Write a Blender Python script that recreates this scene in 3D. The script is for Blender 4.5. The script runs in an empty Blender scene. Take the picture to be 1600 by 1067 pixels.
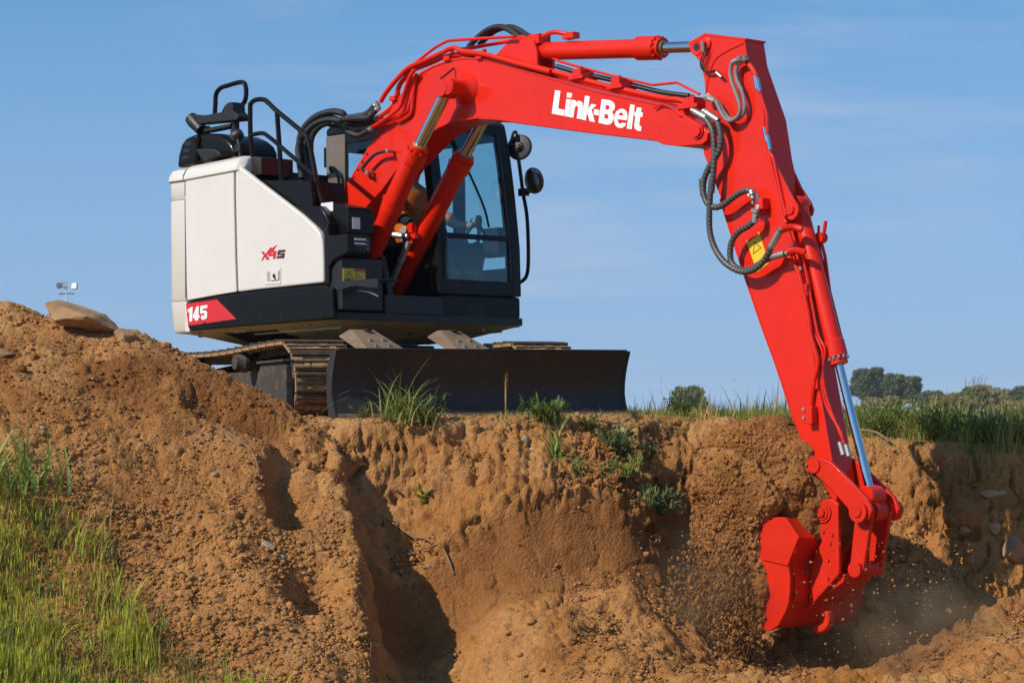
import bpy, bmesh, math, random
import numpy as np
from mathutils import Vector, Matrix, Euler
S = bpy.context.scene
COL = S.collection
R = math.radians
random.seed(7); RNG = np.random.default_rng(7)
# ---------- camera ----------
cam_d = bpy.data.cameras.new('camera'); cam = bpy.data.objects.new('camera', cam_d); COL.objects.link(cam)
cam_d.sensor_width = 36; cam_d.lens = 87.75; cam_d.clip_start = .5; cam_d.clip_end = 6000
cam.location = (0, 0, .08); cam.rotation_euler = (R(90+1.5643), 0, 0)
cam_d.dof.use_dof = True; cam_d.dof.focus_distance = 19.5; cam_d.dof.aperture_fstop = 9
S.camera = cam
# ---------- sky and sun ----------
SUN = Vector((-.836, -.548, 0)).normalized(); ELEV = R(38)
wd = bpy.data.worlds.new('World'); S.world = wd; wd.use_nodes = True
wn = wd.node_tree.nodes; wl = wd.node_tree.links; wn.clear()
sky = wn.new('ShaderNodeTexSky'); sky.sky_type = 'NISHITA'; sky.sun_disc = False
sky.sun_elevation = ELEV; sky.sun_rotation = math.atan2(SUN.x, SUN.y)
sky.altitude = 100; sky.air_density = 1.0; sky.dust_density = .2; sky.ozone_density = 3.0
bg = wn.new('ShaderNodeBackground'); bg.inputs['Strength'].default_value = .15
out = wn.new('ShaderNodeOutputWorld')
# faint cirrus streaks over the blue
tc = wn.new('ShaderNodeTexCoord'); mp = wn.new('ShaderNodeMapping'); mp.inputs['Scale'].default_value = (3, 3, 26)
no = wn.new('ShaderNodeTexNoise'); no.inputs['Scale'].default_value = 2.2; no.inputs['Detail'].default_value = 6; no.inputs['Roughness'].default_value = .55
rp = wn.new('ShaderNodeValToRGB'); rp.color_ramp.elements[0].position = .46; rp.color_ramp.elements[1].position = .80
rp.color_ramp.elements[0].color = (0, 0, 0, 1); rp.color_ramp.elements[1].color = (.6, .6, .6, 1)
mx = wn.new('ShaderNodeMixRGB'); mx.inputs[2].default_value = (3.4, 4.0, 5.2, 1)
sx = wn.new('ShaderNodeVectorMath'); sx.operation = 'MULTIPLY_ADD'; sx.inputs[1].default_value = (1, 1, .9); sx.inputs[2].default_value = (0, 0, .24)   # clear dry air: the pale band sits below the horizon
nz_ = wn.new('ShaderNodeVectorMath'); nz_.operation = 'NORMALIZE'; wl.new(tc.outputs['Generated'], sx.inputs[0]); wl.new(sx.outputs[0], nz_.inputs[0]); wl.new(nz_.outputs[0], sky.inputs[0])
wl.new(tc.outputs['Generated'], mp.inputs[0]); wl.new(mp.outputs[0], no.inputs[0]); wl.new(no.outputs[0], rp.inputs[0])
tn = wn.new('ShaderNodeMixRGB'); tn.blend_type = 'MULTIPLY'; tn.inputs[0].default_value = 1; tn.inputs[2].default_value = (.76, 1.13, 1.21, 1); wl.new(sky.outputs[0], tn.inputs[1])
sep = wn.new('ShaderNodeSeparateXYZ'); wl.new(tc.outputs['Generated'], sep.inputs[0])      # pale haze towards the horizon
hr = wn.new('ShaderNodeMapRange'); hr.interpolation_type = 'SMOOTHSTEP'; hr.inputs[1].default_value = -.02; hr.inputs[2].default_value = .21; hr.inputs[3].default_value = .92; hr.inputs[4].default_value = 0; wl.new(sep.outputs[2], hr.inputs[0])
hz = wn.new('ShaderNodeMixRGB'); hz.inputs[2].default_value = (2.28, 3.42, 4.98, 1); wl.new(hr.outputs[0], hz.inputs[0]); wl.new(tn.outputs[0], hz.inputs[1])
no2 = wn.new('ShaderNodeTexNoise'); no2.inputs['Scale'].default_value = 5; no2.inputs['Detail'].default_value = 3; wl.new(tc.outputs['Generated'], no2.inputs[0])
r2 = wn.new('ShaderNodeMapRange'); r2.inputs[1].default_value = .42; r2.inputs[2].default_value = .62; wl.new(no2.outputs[0], r2.inputs[0])
mu2 = wn.new('ShaderNodeMath'); mu2.operation = 'MULTIPLY'; wl.new(rp.outputs[0], mu2.inputs[0]); wl.new(r2.outputs[0], mu2.inputs[1])
wl.new(mu2.outputs[0], mx.inputs[0]); wl.new(hz.outputs[0], mx.inputs[1]); wl.new(mx.outputs[0], bg.inputs[0]); wl.new(bg.outputs[0], out.inputs[0])
sd = bpy.data.lights.new('sun', 'SUN'); sun = bpy.data.objects.new('sun', sd); COL.objects.link(sun)
sd.energy = 5.0; sd.angle = R(.55); sd.color = (1, .93, .81)
sdir = Vector((SUN.x*math.cos(ELEV), SUN.y*math.cos(ELEV), math.sin(ELEV)))
sun.rotation_euler = sdir.to_track_quat('Z', 'Y').to_euler(); sun.location = (-12, 0, 14)
S.view_settings.view_transform = 'Standard'; S.view_settings.look = 'None'; S.view_settings.exposure = -.08; S.view_settings.gamma = 1
S.render.engine = 'CYCLES'; S.cycles.use_denoising = True; S.cycles.max_bounces = 8; S.cycles.transparent_max_bounces = 12; S.cycles.caustics_reflective = False; S.cycles.caustics_refractive = False
# ---------- noise and terrain height (numpy) ----------
def _hash(ix, iy, iz, seed):
    h = (ix.astype(np.int64)*374761393 + iy.astype(np.int64)*668265263 + iz.astype(np.int64)*2147483647 + seed*974634777) & 0xFFFFFFFF
    h = ((h ^ (h >> 13))*1274126177) & 0xFFFFFFFF
    h = ((h ^ (h >> 16))*2246822519) & 0xFFFFFFFF
    return ((h ^ (h >> 15)) & 0xFFFFFF)/float(0xFFFFFF)
def vnoise(x, y, z=0.0, seed=0):
    x = np.asarray(x, float); y = np.asarray(y, float); z = np.zeros_like(x)+z
    ix, iy, iz = np.floor(x), np.floor(y), np.floor(z)
    fx, fy, fz = x-ix, y-iy, z-iz
    fx = fx*fx*fx*(fx*(fx*6-15)+10); fy = fy*fy*fy*(fy*(fy*6-15)+10); fz = fz*fz*fz*(fz*(fz*6-15)+10)
    r = 0
    for a in (0, 1):
        wx = fx if a else 1-fx
        for b in (0, 1):
            wy = fy if b else 1-fy
            for c in (0, 1):
                wz = fz if c else 1-fz
                r = r+wx*wy*wz*_hash(ix+a, iy+b, iz+c, seed)
    return r*2-1
def fbm(x, y, z=0.0, seed=0, octaves=4, gain=.5):
    r = 0; a = 1.0
    for k in range(octaves):
        r = r+a*vnoise(np.asarray(x)*2**k+k*17.3, np.asarray(y)*2**k-k*9.1, np.asarray(z)*2**k+k*5.7, seed+k); a *= gain
    return r
def worley(x, y, seed=0):
    x = np.asarray(x, float); y = np.asarray(y, float)
    ix, iy = np.floor(x), np.floor(y); best = np.full(x.shape, 9.0); idv = np.zeros(x.shape)
    zero = np.zeros_like(ix)
    for a in (-1, 0, 1):
        for b in (-1, 0, 1):
            jx, jy = ix+a, iy+b
            px = jx+_hash(jx, jy, zero, seed); py = jy+_hash(jx, jy, zero+1, seed)
            d = (px-x)**2+(py-y)**2
            m = d < best
            best = np.where(m, d, best); idv = np.where(m, _hash(jx, jy, zero+2, seed), idv)
    return np.sqrt(best), idv
def sstep(a, b, t):
    t = np.clip((np.asarray(t, float)-a)/(b-a), 0, 1); return t*t*(3-2*t)
def lip_y(x):
    return np.interp(x, [-3, -1.7, -1.2, 0, .9, 1.4, 2.2, 3.0, 3.6, 4.4, 7], [18.85, 18.8, 18.8, 19.15, 19.6, 19.8, 19.95, 19.62, 19.5, 19.3, 19.2])
def terrain(x, y, detail=True):
    x = np.asarray(x, float); y = np.asarray(y, float)
    # field
    zf = np.interp(x, [-3, .8, 1.7, 2.6, 3.3, 8], [.02, .02, .01, -.12, -.19, -.21])
    zf = zf + .02*fbm(x*.9, y*.9, 0, 3, 3) - .25*sstep(24, 60, y)
    # pit profiles: q metres in front of the lip
    wob = .07*vnoise(x*1.1, y*.3, 0, 11)+.07*fbm(x*2.2, y*2.2, 0, 12, 3)
    q = lip_y(x)-y+wob
    zl = np.interp(q, [-.1, 0, .14, .46, .80, .86, 1.02, 1.24, 1.5, 2.0, 3.0, 4.0, 7], [0, -.03, -.13, -.32, -.49, -.61, -.83, -1.03, -1.17, -1.38, -1.69, -1.92, -2.2])
    zr = np.interp(q, [-.1, 0, .08, .25, .42, .60, .85, 1.2, 1.7, 2.4, 4.0, 7], [0, -.06, -.25, -.52, -.84, -1.06, -1.24, -1.36, -1.47, -1.60, -1.90, -2.1])
    w = sstep(.7, 1.5, x)
    zp = zl*(1-w)+zr*w
    pit = np.where(q > -.1, zp + zf*np.clip(1-np.maximum(q, 0)/1.2, 0, 1), zf)
    # gully beside the mound
    gx = np.interp(y, [15, 16.2, 17.3, 18.3, 18.8, 19.3], [-.30, -.62, -.78, -1.02, -1.16, -1.3])
    pit = pit - (.26*np.exp(-((x-gx-.06)/.30)**2)+.42*np.exp(-((x-gx-.30)/.50)**2))*sstep(-.1, .5, q)
    # rubble swells on the floor
    fl = sstep(1.2, 2.0, q)
    pit = pit + fl*(.09*fbm(x*1.1, y*1.1, 0, 21, 3))-.07*sstep(.5, 1.0, q)*np.exp(-(((x-.25)/.75)**2+((y-18.0)/.5)**2))+.06*np.exp(-(((x-.45)/.30)**2+((y-17.05)/.35)**2))
    pit = pit - sstep(.45, .9, q)*.34*np.exp(-(((x-2.2)/.85)**4+((y-18.0)/1.15)**4))
    # spoil mound
    zc = np.interp(x, [-7, -4.2, -3.9, -3.45, -2.95, -2.55, -2.15, -1.8, -1.56, -1.25, -1.0, -.5], [1.0, .93, .90, .80, .64, .47, .30, .17, .02, -.16, -.34, -.7])
    yc = np.interp(x, [-4, -2.5, -1.5, -1], [19.4, 19.3, 18.9, 18.5])
    front = yc-y
    slope = np.interp(front, [0, .3, 1.2, 2.5, 4, 6, 8], [0, .10, .62, 1.42, 2.30, 2.65, 2.9])
    slope = slope*np.interp(x, [-4, -1.2], [1.0, .86])
    back = np.maximum(-front, 0)
    mound = zc - np.where(front > 0, slope, .62*back)
    mound = mound + .07*fbm(x*.8, y*.8, 0, 31, 3) + .03*fbm(x*3.1, y*3.1, 0, 33, 3)
    ex = np.interp(y, [13, 15, 16.2, 17.3, 18.3, 18.9, 20], [-.2, -.56, -.95, -1.10, -1.30, -1.5, -1.9])
    ex = ex + .08*fbm(y*2.2, x*.3, 0, 41, 3)
    # hollows broken out of the right flank
    for (hx, hy, rx, ry, dep) in ((-1.58, 17.9, .17, .42, .34), (-1.80, 18.5, .26, .16, .30), (-1.30, 16.75, .20, .28, .34), (-2.25, 18.55, .20, .16, .12), (-1.42, 18.45, .12, .2, .2)):
        mound = mound - dep*np.exp(-(((x-hx)/rx)**2+((y-hy)/ry)**2)**2)
    k = 1-sstep(-.02, .20, x-ex)
    zm = np.where(mound > pit, mound, pit)
    z = pit+(zm-pit)*k
    if detail:
        near = sstep(24, 21, y)
        cl, cid = worley(x*4.2+.3*vnoise(x*3, y*3, 0, 5), y*4.2, 51)
        steep = sstep(-.05, .1, q)*(1-sstep(.9, 1.3, q))*(1-k)
        z = z+near*(.018*fbm(x*6, y*6, 0, 61, 3)*np.where(q > -.1, 1, .5)*(1-.85*steep) + .022*(.5-cl)*(cid > .45)*fl*(1-k))
    return z, k, q
G = {
 'boom': [(0.133,1.849),(0.38,2.078),(0.625,2.331),(0.816,2.52),(0.997,2.697),(1.143,2.811),(1.27,2.872),(1.428,2.913),(1.629,2.942),(1.835,2.938),(2.03,2.904),(2.251,2.846),(2.519,2.749),(2.789,2.659),(3.272,2.503),(3.641,2.404),(3.967,2.317),(4.152,2.234),(4.266,2.164),(4.353,2.107),(4.408,2.053),(4.401,2.006),(4.35,1.977),(4.248,1.973),(4.127,1.979),(3.967,2.009),(3.896,2.041),(3.196,2.172),(2.495,2.311),(2.175,2.377),(1.96,2.408),(1.749,2.408),(1.603,2.397),(1.464,2.368),(1.322,2.307),(1.171,2.214),(1.002,2.111),(0.781,1.929),(0.591,1.807),(0.499,1.737),(0.439,1.654),(0.313,1.596),(0.172,1.684)],
 'boom_flange': [(1.27,2.872),(1.428,2.913),(1.629,2.942),(1.835,2.938),(2.03,2.904),(2.251,2.846),(2.519,2.749),(2.789,2.659),(3.272,2.503),(3.641,2.404),(3.967,2.317)],
 'boom_cheek': [(3.914,2.037),(3.938,2.245),(4.017,2.276),(4.182,2.22),(4.283,2.161),(4.37,2.113),(4.431,2.049),(4.417,1.993),(4.367,1.969),(4.145,1.976),(3.984,2.006)],
 'arm': [(4.228,2.721),(4.243,2.751),(4.271,2.77),(4.372,2.805),(4.501,2.777),(4.629,2.747),(4.755,2.718),(4.786,2.531),(4.952,2.115),(5.046,1.556),(5.128,1.265),(5.188,1.056),(5.258,0.806),(5.345,0.336),(5.417,-0.024),(5.473,-0.309),(5.509,-0.492),(5.527,-0.665),(5.508,-0.747),(5.455,-0.792),(5.392,-0.779),(5.354,-0.697),(5.314,-0.45),(5.232,-0.246),(5.137,-0.055),(5.014,0.264),(4.907,0.511),(4.85,0.645),(4.666,1.104),(4.498,1.554),(4.337,1.909),(4.332,1.967),(4.355,2.148),(4.366,2.335),(4.356,2.467),(4.322,2.596),(4.26,2.662)],
 'arm_ear': [(5.003,1.846),(5.059,1.738),(5.128,1.618),(5.197,1.504),(5.239,1.45),(5.247,1.409),(5.23,1.371),(5.186,1.34),(5.136,1.356),(5.095,1.45),(5.026,1.615),(4.966,1.849)],
 'arm_ear2': [(4.93,1.871),(4.966,1.868),(5.0,1.737),(5.069,1.605),(5.154,1.494),(5.178,1.435),(5.163,1.39),(5.122,1.38),(5.08,1.466),(4.996,1.576),(4.941,1.731)],
 'kpipe': [(5.149,-0.06,1.274),(5.271,-0.06,1.19),(5.303,-0.06,1.086),(5.387,-0.06,0.486),(5.35,-0.06,0.408)],
 'arm_box_line': [(4.745,2.687),(4.606,2.656),(4.5,2.619),(4.446,2.571),(4.409,2.486),(4.383,2.398),(4.37,2.345)],
 'p_boomend': [(4.331,2.074)],
 'p_bucket': [(5.461,-0.762)],
 'p_armcyl': [(4.291,2.715)],
 'p_armcap': [(4.384,2.728)],
 'p_ear': [(5.17,1.421)],
 'p_link': [(5.766,-0.757)],
 'p_armlink': [(5.371,-0.427)],
 'p_hlow': [(5.69,-1.166)],
 'p_boss': [(1.787,2.67)],
 'p_bossbase': [(1.771,2.687)],
 'bc_n': [(1.759,-0.45,2.664),(1.415,-0.45,2.233),(0.824,-0.45,1.401)],
 'bc_f': [(1.482,0.15,2.424),(1.338,0.15,2.209),(0.39,0.15,1.048)],
 'ac': [(2.548,-0.15,2.911),(3.627,-0.15,2.798),(3.852,-0.15,2.777),(4.188,-0.15,2.745)],
 'kc': [(5.142,-0.15,1.467),(5.186,-0.15,1.328),(5.439,-0.15,0.473),(5.48,-0.15,0.292),(5.502,-0.15,0.226),(5.746,-0.15,-0.653)],
 'lt_L_0': [(2.84,2.55),(2.899,2.536),(2.871,2.4),(2.941,2.381),(2.932,2.335),(2.799,2.368)],
 'lt_i1_0': [(2.973,2.516),(3.026,2.503),(3.017,2.468),(2.966,2.478)],
 'lt_i2_0': [(2.962,2.466),(3.011,2.455),(2.986,2.322),(2.938,2.333)],
 'lt_n_0': [(3.018,2.453),(3.066,2.442),(3.063,2.425),(3.085,2.437),(3.116,2.432),(3.137,2.414),(3.14,2.386),(3.119,2.29),(3.071,2.3),(3.088,2.38),(3.084,2.397),(3.069,2.4),(3.053,2.389),(3.035,2.31),(2.989,2.32)],
 'lt_k_0': [(3.165,2.47),(3.215,2.458),(3.196,2.365),(3.233,2.398),(3.285,2.384),(3.232,2.35),(3.265,2.251),(3.209,2.265),(3.19,2.324),(3.177,2.314),(3.17,2.275),(3.122,2.287)],
 'lt_-_0': [(3.26,2.355),(3.316,2.34),(3.308,2.299),(3.253,2.311)],
 'lt_B_0': [(3.342,2.423),(3.423,2.406),(3.461,2.388),(3.48,2.36),(3.479,2.338),(3.465,2.32),(3.445,2.311),(3.462,2.292),(3.467,2.267),(3.453,2.234),(3.426,2.218),(3.388,2.219),(3.302,2.243)],
 'lt_B_1': [(3.384,2.372),(3.378,2.339),(3.402,2.333),(3.422,2.339),(3.426,2.352),(3.415,2.365)],
 'lt_B_2': [(3.372,2.305),(3.364,2.271),(3.393,2.263),(3.409,2.27),(3.411,2.286),(3.399,2.297)],
 'lt_e_0': [(3.535,2.328),(3.572,2.321),(3.6,2.3),(3.61,2.268),(3.604,2.23),(3.51,2.25),(3.508,2.229),(3.521,2.213),(3.54,2.21),(3.555,2.217),(3.595,2.208),(3.577,2.185),(3.543,2.176),(3.505,2.185),(3.478,2.209),(3.468,2.244),(3.473,2.28),(3.493,2.311)],
 'lt_e_1': [(3.519,2.279),(3.565,2.269),(3.564,2.286),(3.551,2.296),(3.534,2.298),(3.523,2.292)],
 'lt_l_0': [(3.641,2.35),(3.687,2.339),(3.65,2.157),(3.599,2.168)],
 'lt_t_0': [(3.708,2.32),(3.756,2.31),(3.749,2.277),(3.769,2.273),(3.763,2.239),(3.741,2.244),(3.729,2.187),(3.733,2.175),(3.752,2.169),(3.744,2.132),(3.707,2.142),(3.68,2.161),(3.678,2.184),(3.692,2.255),(3.677,2.259),(3.684,2.287),(3.7,2.287)],
 'n_1_0': [(-0.849,0.97),(-0.794,0.989),(-0.78,0.986),(-0.79,0.864),(-0.83,0.864),(-0.823,0.946),(-0.847,0.941)],
 'n_4_0': [(-0.725,0.99),(-0.694,0.991),(-0.7,0.913),(-0.683,0.912),(-0.687,0.889),(-0.704,0.889),(-0.707,0.869),(-0.75,0.868),(-0.747,0.889),(-0.778,0.888),(-0.775,0.915)],
 'n_4_1': [(-0.731,0.953),(-0.749,0.912),(-0.738,0.911)],
 'n_5_0': [(-0.671,0.991),(-0.574,0.995),(-0.577,0.969),(-0.64,0.967),(-0.641,0.948),(-0.602,0.949),(-0.578,0.932),(-0.581,0.888),(-0.61,0.872),(-0.645,0.872),(-0.664,0.883),(-0.661,0.909),(-0.635,0.908),(-0.629,0.896),(-0.618,0.903),(-0.618,0.921),(-0.629,0.93),(-0.649,0.925),(-0.675,0.926)],
 'red_flag': [(-0.878,1.02),(-0.446,1.037),(-0.183,0.856),(-0.85,0.828)],
 's_x_0': [(0.136,1.409),(0.174,1.409),(0.191,1.384),(0.259,1.437),(0.282,1.433),(0.214,1.374),(0.251,1.336),(0.208,1.337),(0.187,1.364),(0.156,1.335),(0.137,1.336),(0.173,1.375)],
 's_4_0': [(0.272,1.428),(0.349,1.453),(0.319,1.427),(0.299,1.405),(0.339,1.404),(0.326,1.338),(0.291,1.338),(0.297,1.364),(0.231,1.364),(0.235,1.385)],
 's_4_1': [(0.285,1.397),(0.262,1.383),(0.294,1.383)],
 's_s_0': [(0.359,1.407),(0.455,1.406),(0.452,1.386),(0.385,1.386),(0.383,1.38),(0.446,1.378),(0.44,1.337),(0.342,1.339),(0.345,1.359),(0.406,1.358),(0.409,1.365),(0.348,1.367)],
 'panel_rear': [(-0.9,2.17),(-0.223,2.182),(-0.226,1.946),(-0.218,1.397),(-0.205,1.086),(-0.46,1.075),(-0.89,1.048),(-0.897,1.216),(-0.905,1.834)],
 'door': [(-0.205,2.181),(-0.162,2.188),(-0.119,2.145),(0.06,2.037),(0.412,1.834),(0.657,1.692),(0.819,1.584),(0.899,1.52),(0.929,1.439),(0.935,1.296),(0.935,1.101),(0.399,1.094),(0.104,1.091),(-0.188,1.083),(-0.2,1.396),(-0.209,1.945)],
 'cap_rear': [(-0.891,2.215),(-0.836,2.238),(-0.161,2.248),(-0.119,2.145),(-0.215,2.126),(-0.901,2.098)],
 'skirt': [(-0.882,1.033),(-0.435,1.06),(-0.163,1.07),(0.128,1.076),(0.423,1.079),(0.97,1.077),(1.01,1.064),(1.066,1.051),(1.077,0.804),(0.418,0.792),(-0.177,0.792),(-0.814,0.782),(-0.858,0.817)],
 'handle': [(0.182,1.259),(0.397,1.263),(0.391,1.123),(0.187,1.128)],
 'handle_in': [(0.217,1.234),(0.385,1.236),(0.381,1.153),(0.221,1.155)],
 'handle_lid': [(0.269,1.233),(0.376,1.235),(0.373,1.157),(0.271,1.157)],
 'stepA': [(0.003,2.021),(0.17,2.013),(0.221,1.857),(0.121,1.934)],
 'stepA_top': [(0.004,-1.02,2.025),(0.732,-1.02,1.962),(0.728,-1.02,1.776)],
 'stepB_top': [(0.44,-1.02,1.772),(0.874,-1.02,1.738),(0.904,-1.02,1.592)],
 'corner': [(0.878,-1.1,1.722),(0.996,-1.1,1.581),(0.995,-1.1,1.082),(1.264,-1.1,1.478),(1.261,-1.1,1.312),(1.055,-1.1,1.273),(0.945,-1.1,1.849)],
 'ventbox': [(-1.079,1.481),(-0.841,1.488),(-0.844,1.324),(-1.081,1.324)],
 'vents': [(-1.028,1.457),(-0.86,1.455),(-0.862,1.36),(-1.029,1.363)],
 'label': [(-1.094,1.209),(-0.829,1.209),(-0.838,1.109),(-1.096,1.105)],
 'steptray': [(0.994,-1.05,1.105),(1.582,-1.05,1.076),(1.58,-1.05,0.999),(0.991,-1.05,0.952)],
 'rail_top': [(-0.145,-0.95,2.21),(-0.174,-0.95,2.42),(-0.175,-0.95,2.669),(-0.161,-0.95,2.714),(-0.096,-0.95,2.735),(0.009,-0.95,2.726),(0.073,-0.95,2.689),(0.183,-0.95,2.61),(0.503,-0.95,2.404),(0.579,-0.95,2.336),(0.623,-0.95,2.221),(0.667,-0.95,2.056),(0.695,-0.95,1.943),(0.747,-0.95,1.821),(0.808,-0.95,1.683),(0.839,-0.95,1.59)],
 'rail_mid': [(-0.162,-0.95,2.44),(-0.02,-0.95,2.441),(0.06,-0.95,2.407),(0.179,-0.95,2.334),(0.234,-0.95,2.298),(0.666,-0.95,2.015)],
 'rail_post': [(0.183,-0.95,2.605),(0.203,-0.95,2.383),(0.223,-0.95,2.136),(0.242,-0.95,1.869),(0.24,-0.95,1.852)],
 'grab': [(-0.92,-0.75,2.701),(-0.907,-0.75,2.807),(-0.895,-0.75,2.891),(-0.831,-0.75,2.937),(-0.738,-0.75,2.948),(-0.536,-0.75,2.957),(-0.479,-0.75,2.908),(-0.481,-0.75,2.813),(-0.523,-0.75,2.76),(-0.582,-0.75,2.75)],
 'bracket': [(-1.152,-0.75,2.704),(-1.153,-0.75,2.661),(-0.675,-0.75,2.676),(-0.492,-0.75,2.614),(-0.508,-0.75,2.658),(-0.581,-0.75,2.782),(-0.64,-0.75,2.783),(-0.716,-0.75,2.712),(-1.101,-0.75,2.699)],
 'br_posts': [(-1.059,-0.75,2.619),(-1.062,-0.75,2.426),(-0.625,-0.75,2.628),(-0.63,-0.75,2.332)],
 'beam': [(-1.032,2.71),(-0.955,2.702),(-0.93,2.683),(-0.616,2.687),(-0.565,2.74),(-0.515,2.761),(-0.457,2.76),(-0.45,2.68),(-0.376,2.631),(-0.385,2.605),(-0.401,2.597),(-1.008,2.622),(-1.033,2.64)],
 'beam2': [(-0.889,2.572),(-0.518,2.579),(-0.518,2.551),(-0.889,2.541)],
 'post1': [(-0.974,2.608),(-0.888,2.599),(-0.892,2.381),(-0.977,2.389)],
 'post2': [(-0.537,2.611),(-0.481,2.605),(-0.486,2.28),(-0.543,2.285)],
 'mblock': [(-1.156,2.24),(-1.133,2.353),(-1.085,2.45),(-1.022,2.495),(-0.888,2.517),(-0.848,2.507),(-0.865,2.347),(-0.882,2.247)],
 'mdome': [(-0.927,2.523),(-0.804,2.521),(-0.623,2.499),(-0.503,2.453),(-0.424,2.401),(-0.385,2.341),(-0.367,2.271),(-0.768,2.258),(-0.941,2.254)],
 'mslot0': [(-1.004,2.463),(-0.907,2.456),(-0.918,2.419),(-1.017,2.426)],
 'mslot1': [(-1.031,2.402),(-0.928,2.398),(-0.939,2.364),(-1.042,2.368)],
 'mslot2': [(-1.053,2.34),(-0.95,2.337),(-0.96,2.309),(-1.058,2.309)],
 'tray': [(-0.798,2.362),(-0.757,2.368),(-0.536,2.347),(-0.457,2.312),(-0.447,2.289),(-0.698,2.268)],
 'lampc': [(-0.362,-0.95,2.472),(-0.415,-0.95,2.433),(-0.32,-0.95,2.34),(-0.304,-0.95,2.239)],
 'exh2': [(-0.919,-0.9,2.561),(-0.995,-0.9,2.616),(-1.054,-0.9,2.665),(-1.08,-0.9,2.695)],
 'muffler': [(-1.548,2.302),(-1.519,2.443),(-1.476,2.511),(-1.412,2.55),(-1.275,2.579),(-1.15,2.576),(-0.964,2.555),(-0.842,2.507),(-0.762,2.455),(-0.723,2.394),(-0.708,2.335),(-1.112,2.321)],
 'exh': [(-1.201,-0.7,2.605),(-1.269,-0.7,2.677),(-1.347,-0.7,2.728)],
 'lamp1': [(-0.549,-0.8,2.479),(-0.451,-0.8,2.375),(-0.922,-0.8,2.367)],
 'backbox': [(-0.394,-0.9,2.273),(-0.004,-0.9,2.222),(0.002,-0.9,2.087),(-0.136,-0.9,2.037)],
 'fh1': [(0.055,-0.55,2.043),(-0.017,-0.528,2.187),(-0.056,-0.506,2.349),(-0.048,-0.484,2.486),(0.089,-0.462,2.599),(0.286,-0.44,2.637),(0.417,-0.418,2.61),(0.44,-0.396,2.57),(0.576,-0.374,2.571),(0.664,-0.352,2.587),(0.738,-0.33,2.646)],
 'fh2': [(0.059,-0.5,2.036),(0.012,-0.478,2.187),(-0.042,-0.456,2.382),(-0.026,-0.434,2.487),(0.109,-0.412,2.58),(0.227,-0.39,2.596),(0.225,-0.368,2.595),(0.382,-0.346,2.54),(0.519,-0.324,2.514),(0.606,-0.302,2.525),(0.68,-0.28,2.542)],
 'fh3': [(0.041,-0.45,2.03),(0.02,-0.442,2.294),(0.029,-0.434,2.44),(0.125,-0.426,2.525),(0.274,-0.418,2.552),(0.211,-0.41,2.545),(0.344,-0.402,2.512),(0.436,-0.394,2.463),(0.527,-0.386,2.421),(0.599,-0.378,2.41),(0.706,-0.37,2.444)],
 'fh4': [(0.082,-0.6,2.069),(0.029,-0.58,2.22),(-0.008,-0.56,2.35),(0.05,-0.54,2.451),(0.171,-0.52,2.534),(0.322,-0.5,2.561),(0.455,-0.48,2.539),(0.472,-0.46,2.548),(0.631,-0.44,2.544),(0.747,-0.42,2.539),(0.831,-0.4,2.598)],
 'bpipe0': [(0.809,-0.33,2.675),(0.894,-0.33,2.758),(1.062,-0.33,2.871),(1.182,-0.33,2.928),(1.375,-0.33,2.961),(1.579,-0.33,3.001),(1.709,-0.33,3.025),(1.809,-0.33,2.985),(1.922,-0.33,2.959),(2.075,-0.33,2.925),(2.282,-0.33,2.861),(2.486,-0.33,2.795),(2.819,-0.33,2.696)],
 'bpipe1': [(1.165,-0.3,2.938),(1.344,-0.3,3.013),(1.462,-0.3,3.059),(1.578,-0.3,3.089),(1.651,-0.3,3.095),(1.977,-0.3,3.069),(2.393,-0.3,3.033)],
 'bpipe2': [(1.681,-0.22,3.025),(1.795,-0.22,3.022),(2.313,-0.22,3.02),(2.435,-0.22,2.985),(2.488,-0.22,2.91),(2.593,-0.22,2.786)],
 'bpipe3': [(0.698,-0.28,2.547),(0.836,-0.28,2.594),(0.928,-0.28,2.656),(0.991,-0.28,2.792),(1.067,-0.28,2.855),(1.128,-0.28,2.899),(1.38,-0.28,2.94),(1.584,-0.28,2.975),(1.813,-0.28,2.962),(2.094,-0.28,2.904),(2.368,-0.28,2.817),(2.77,-0.28,2.692)],
 'bpipe4': [(0.735,-0.37,2.459),(0.919,-0.37,2.517),(1.085,-0.37,2.591),(1.139,-0.37,2.686),(1.178,-0.37,2.763),(1.224,-0.37,2.838),(1.284,-0.37,2.892)],
 'bpipe5': [(0.763,-0.34,2.469),(0.991,-0.34,2.512),(1.097,-0.34,2.552),(1.143,-0.34,2.648),(1.19,-0.34,2.764),(1.229,-0.34,2.841)],
 'bpipe6': [(1.014,-0.32,2.481),(1.119,-0.32,2.51),(1.179,-0.32,2.545),(1.199,-0.32,2.644),(1.22,-0.32,2.763),(1.245,-0.32,2.871)],
 'bhose0': [(1.678,-0.12,3.06),(1.794,-0.12,3.126),(1.922,-0.12,3.174),(2.049,-0.12,3.178),(2.16,-0.12,3.134),(2.269,-0.12,3.065),(2.364,-0.12,3.019)],
 'bhose1': [(1.745,-0.06,3.073),(1.875,-0.06,3.147),(1.988,-0.06,3.175),(2.114,-0.06,3.173),(2.224,-0.06,3.127),(2.306,-0.06,3.077),(2.401,-0.06,3.037)],
 'tpipe0': [(2.466,-0.26,2.804),(2.691,-0.26,2.737),(2.949,-0.26,2.656),(3.238,-0.26,2.567),(3.556,-0.26,2.474),(3.935,-0.26,2.371),(4.12,-0.26,2.334),(4.237,-0.26,2.277)],
 'tpipe1': [(2.446,-0.24,2.784),(2.819,-0.24,2.673),(3.219,-0.24,2.547),(3.572,-0.24,2.448),(3.934,-0.24,2.353),(4.085,-0.24,2.308),(4.219,-0.24,2.255)],
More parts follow.
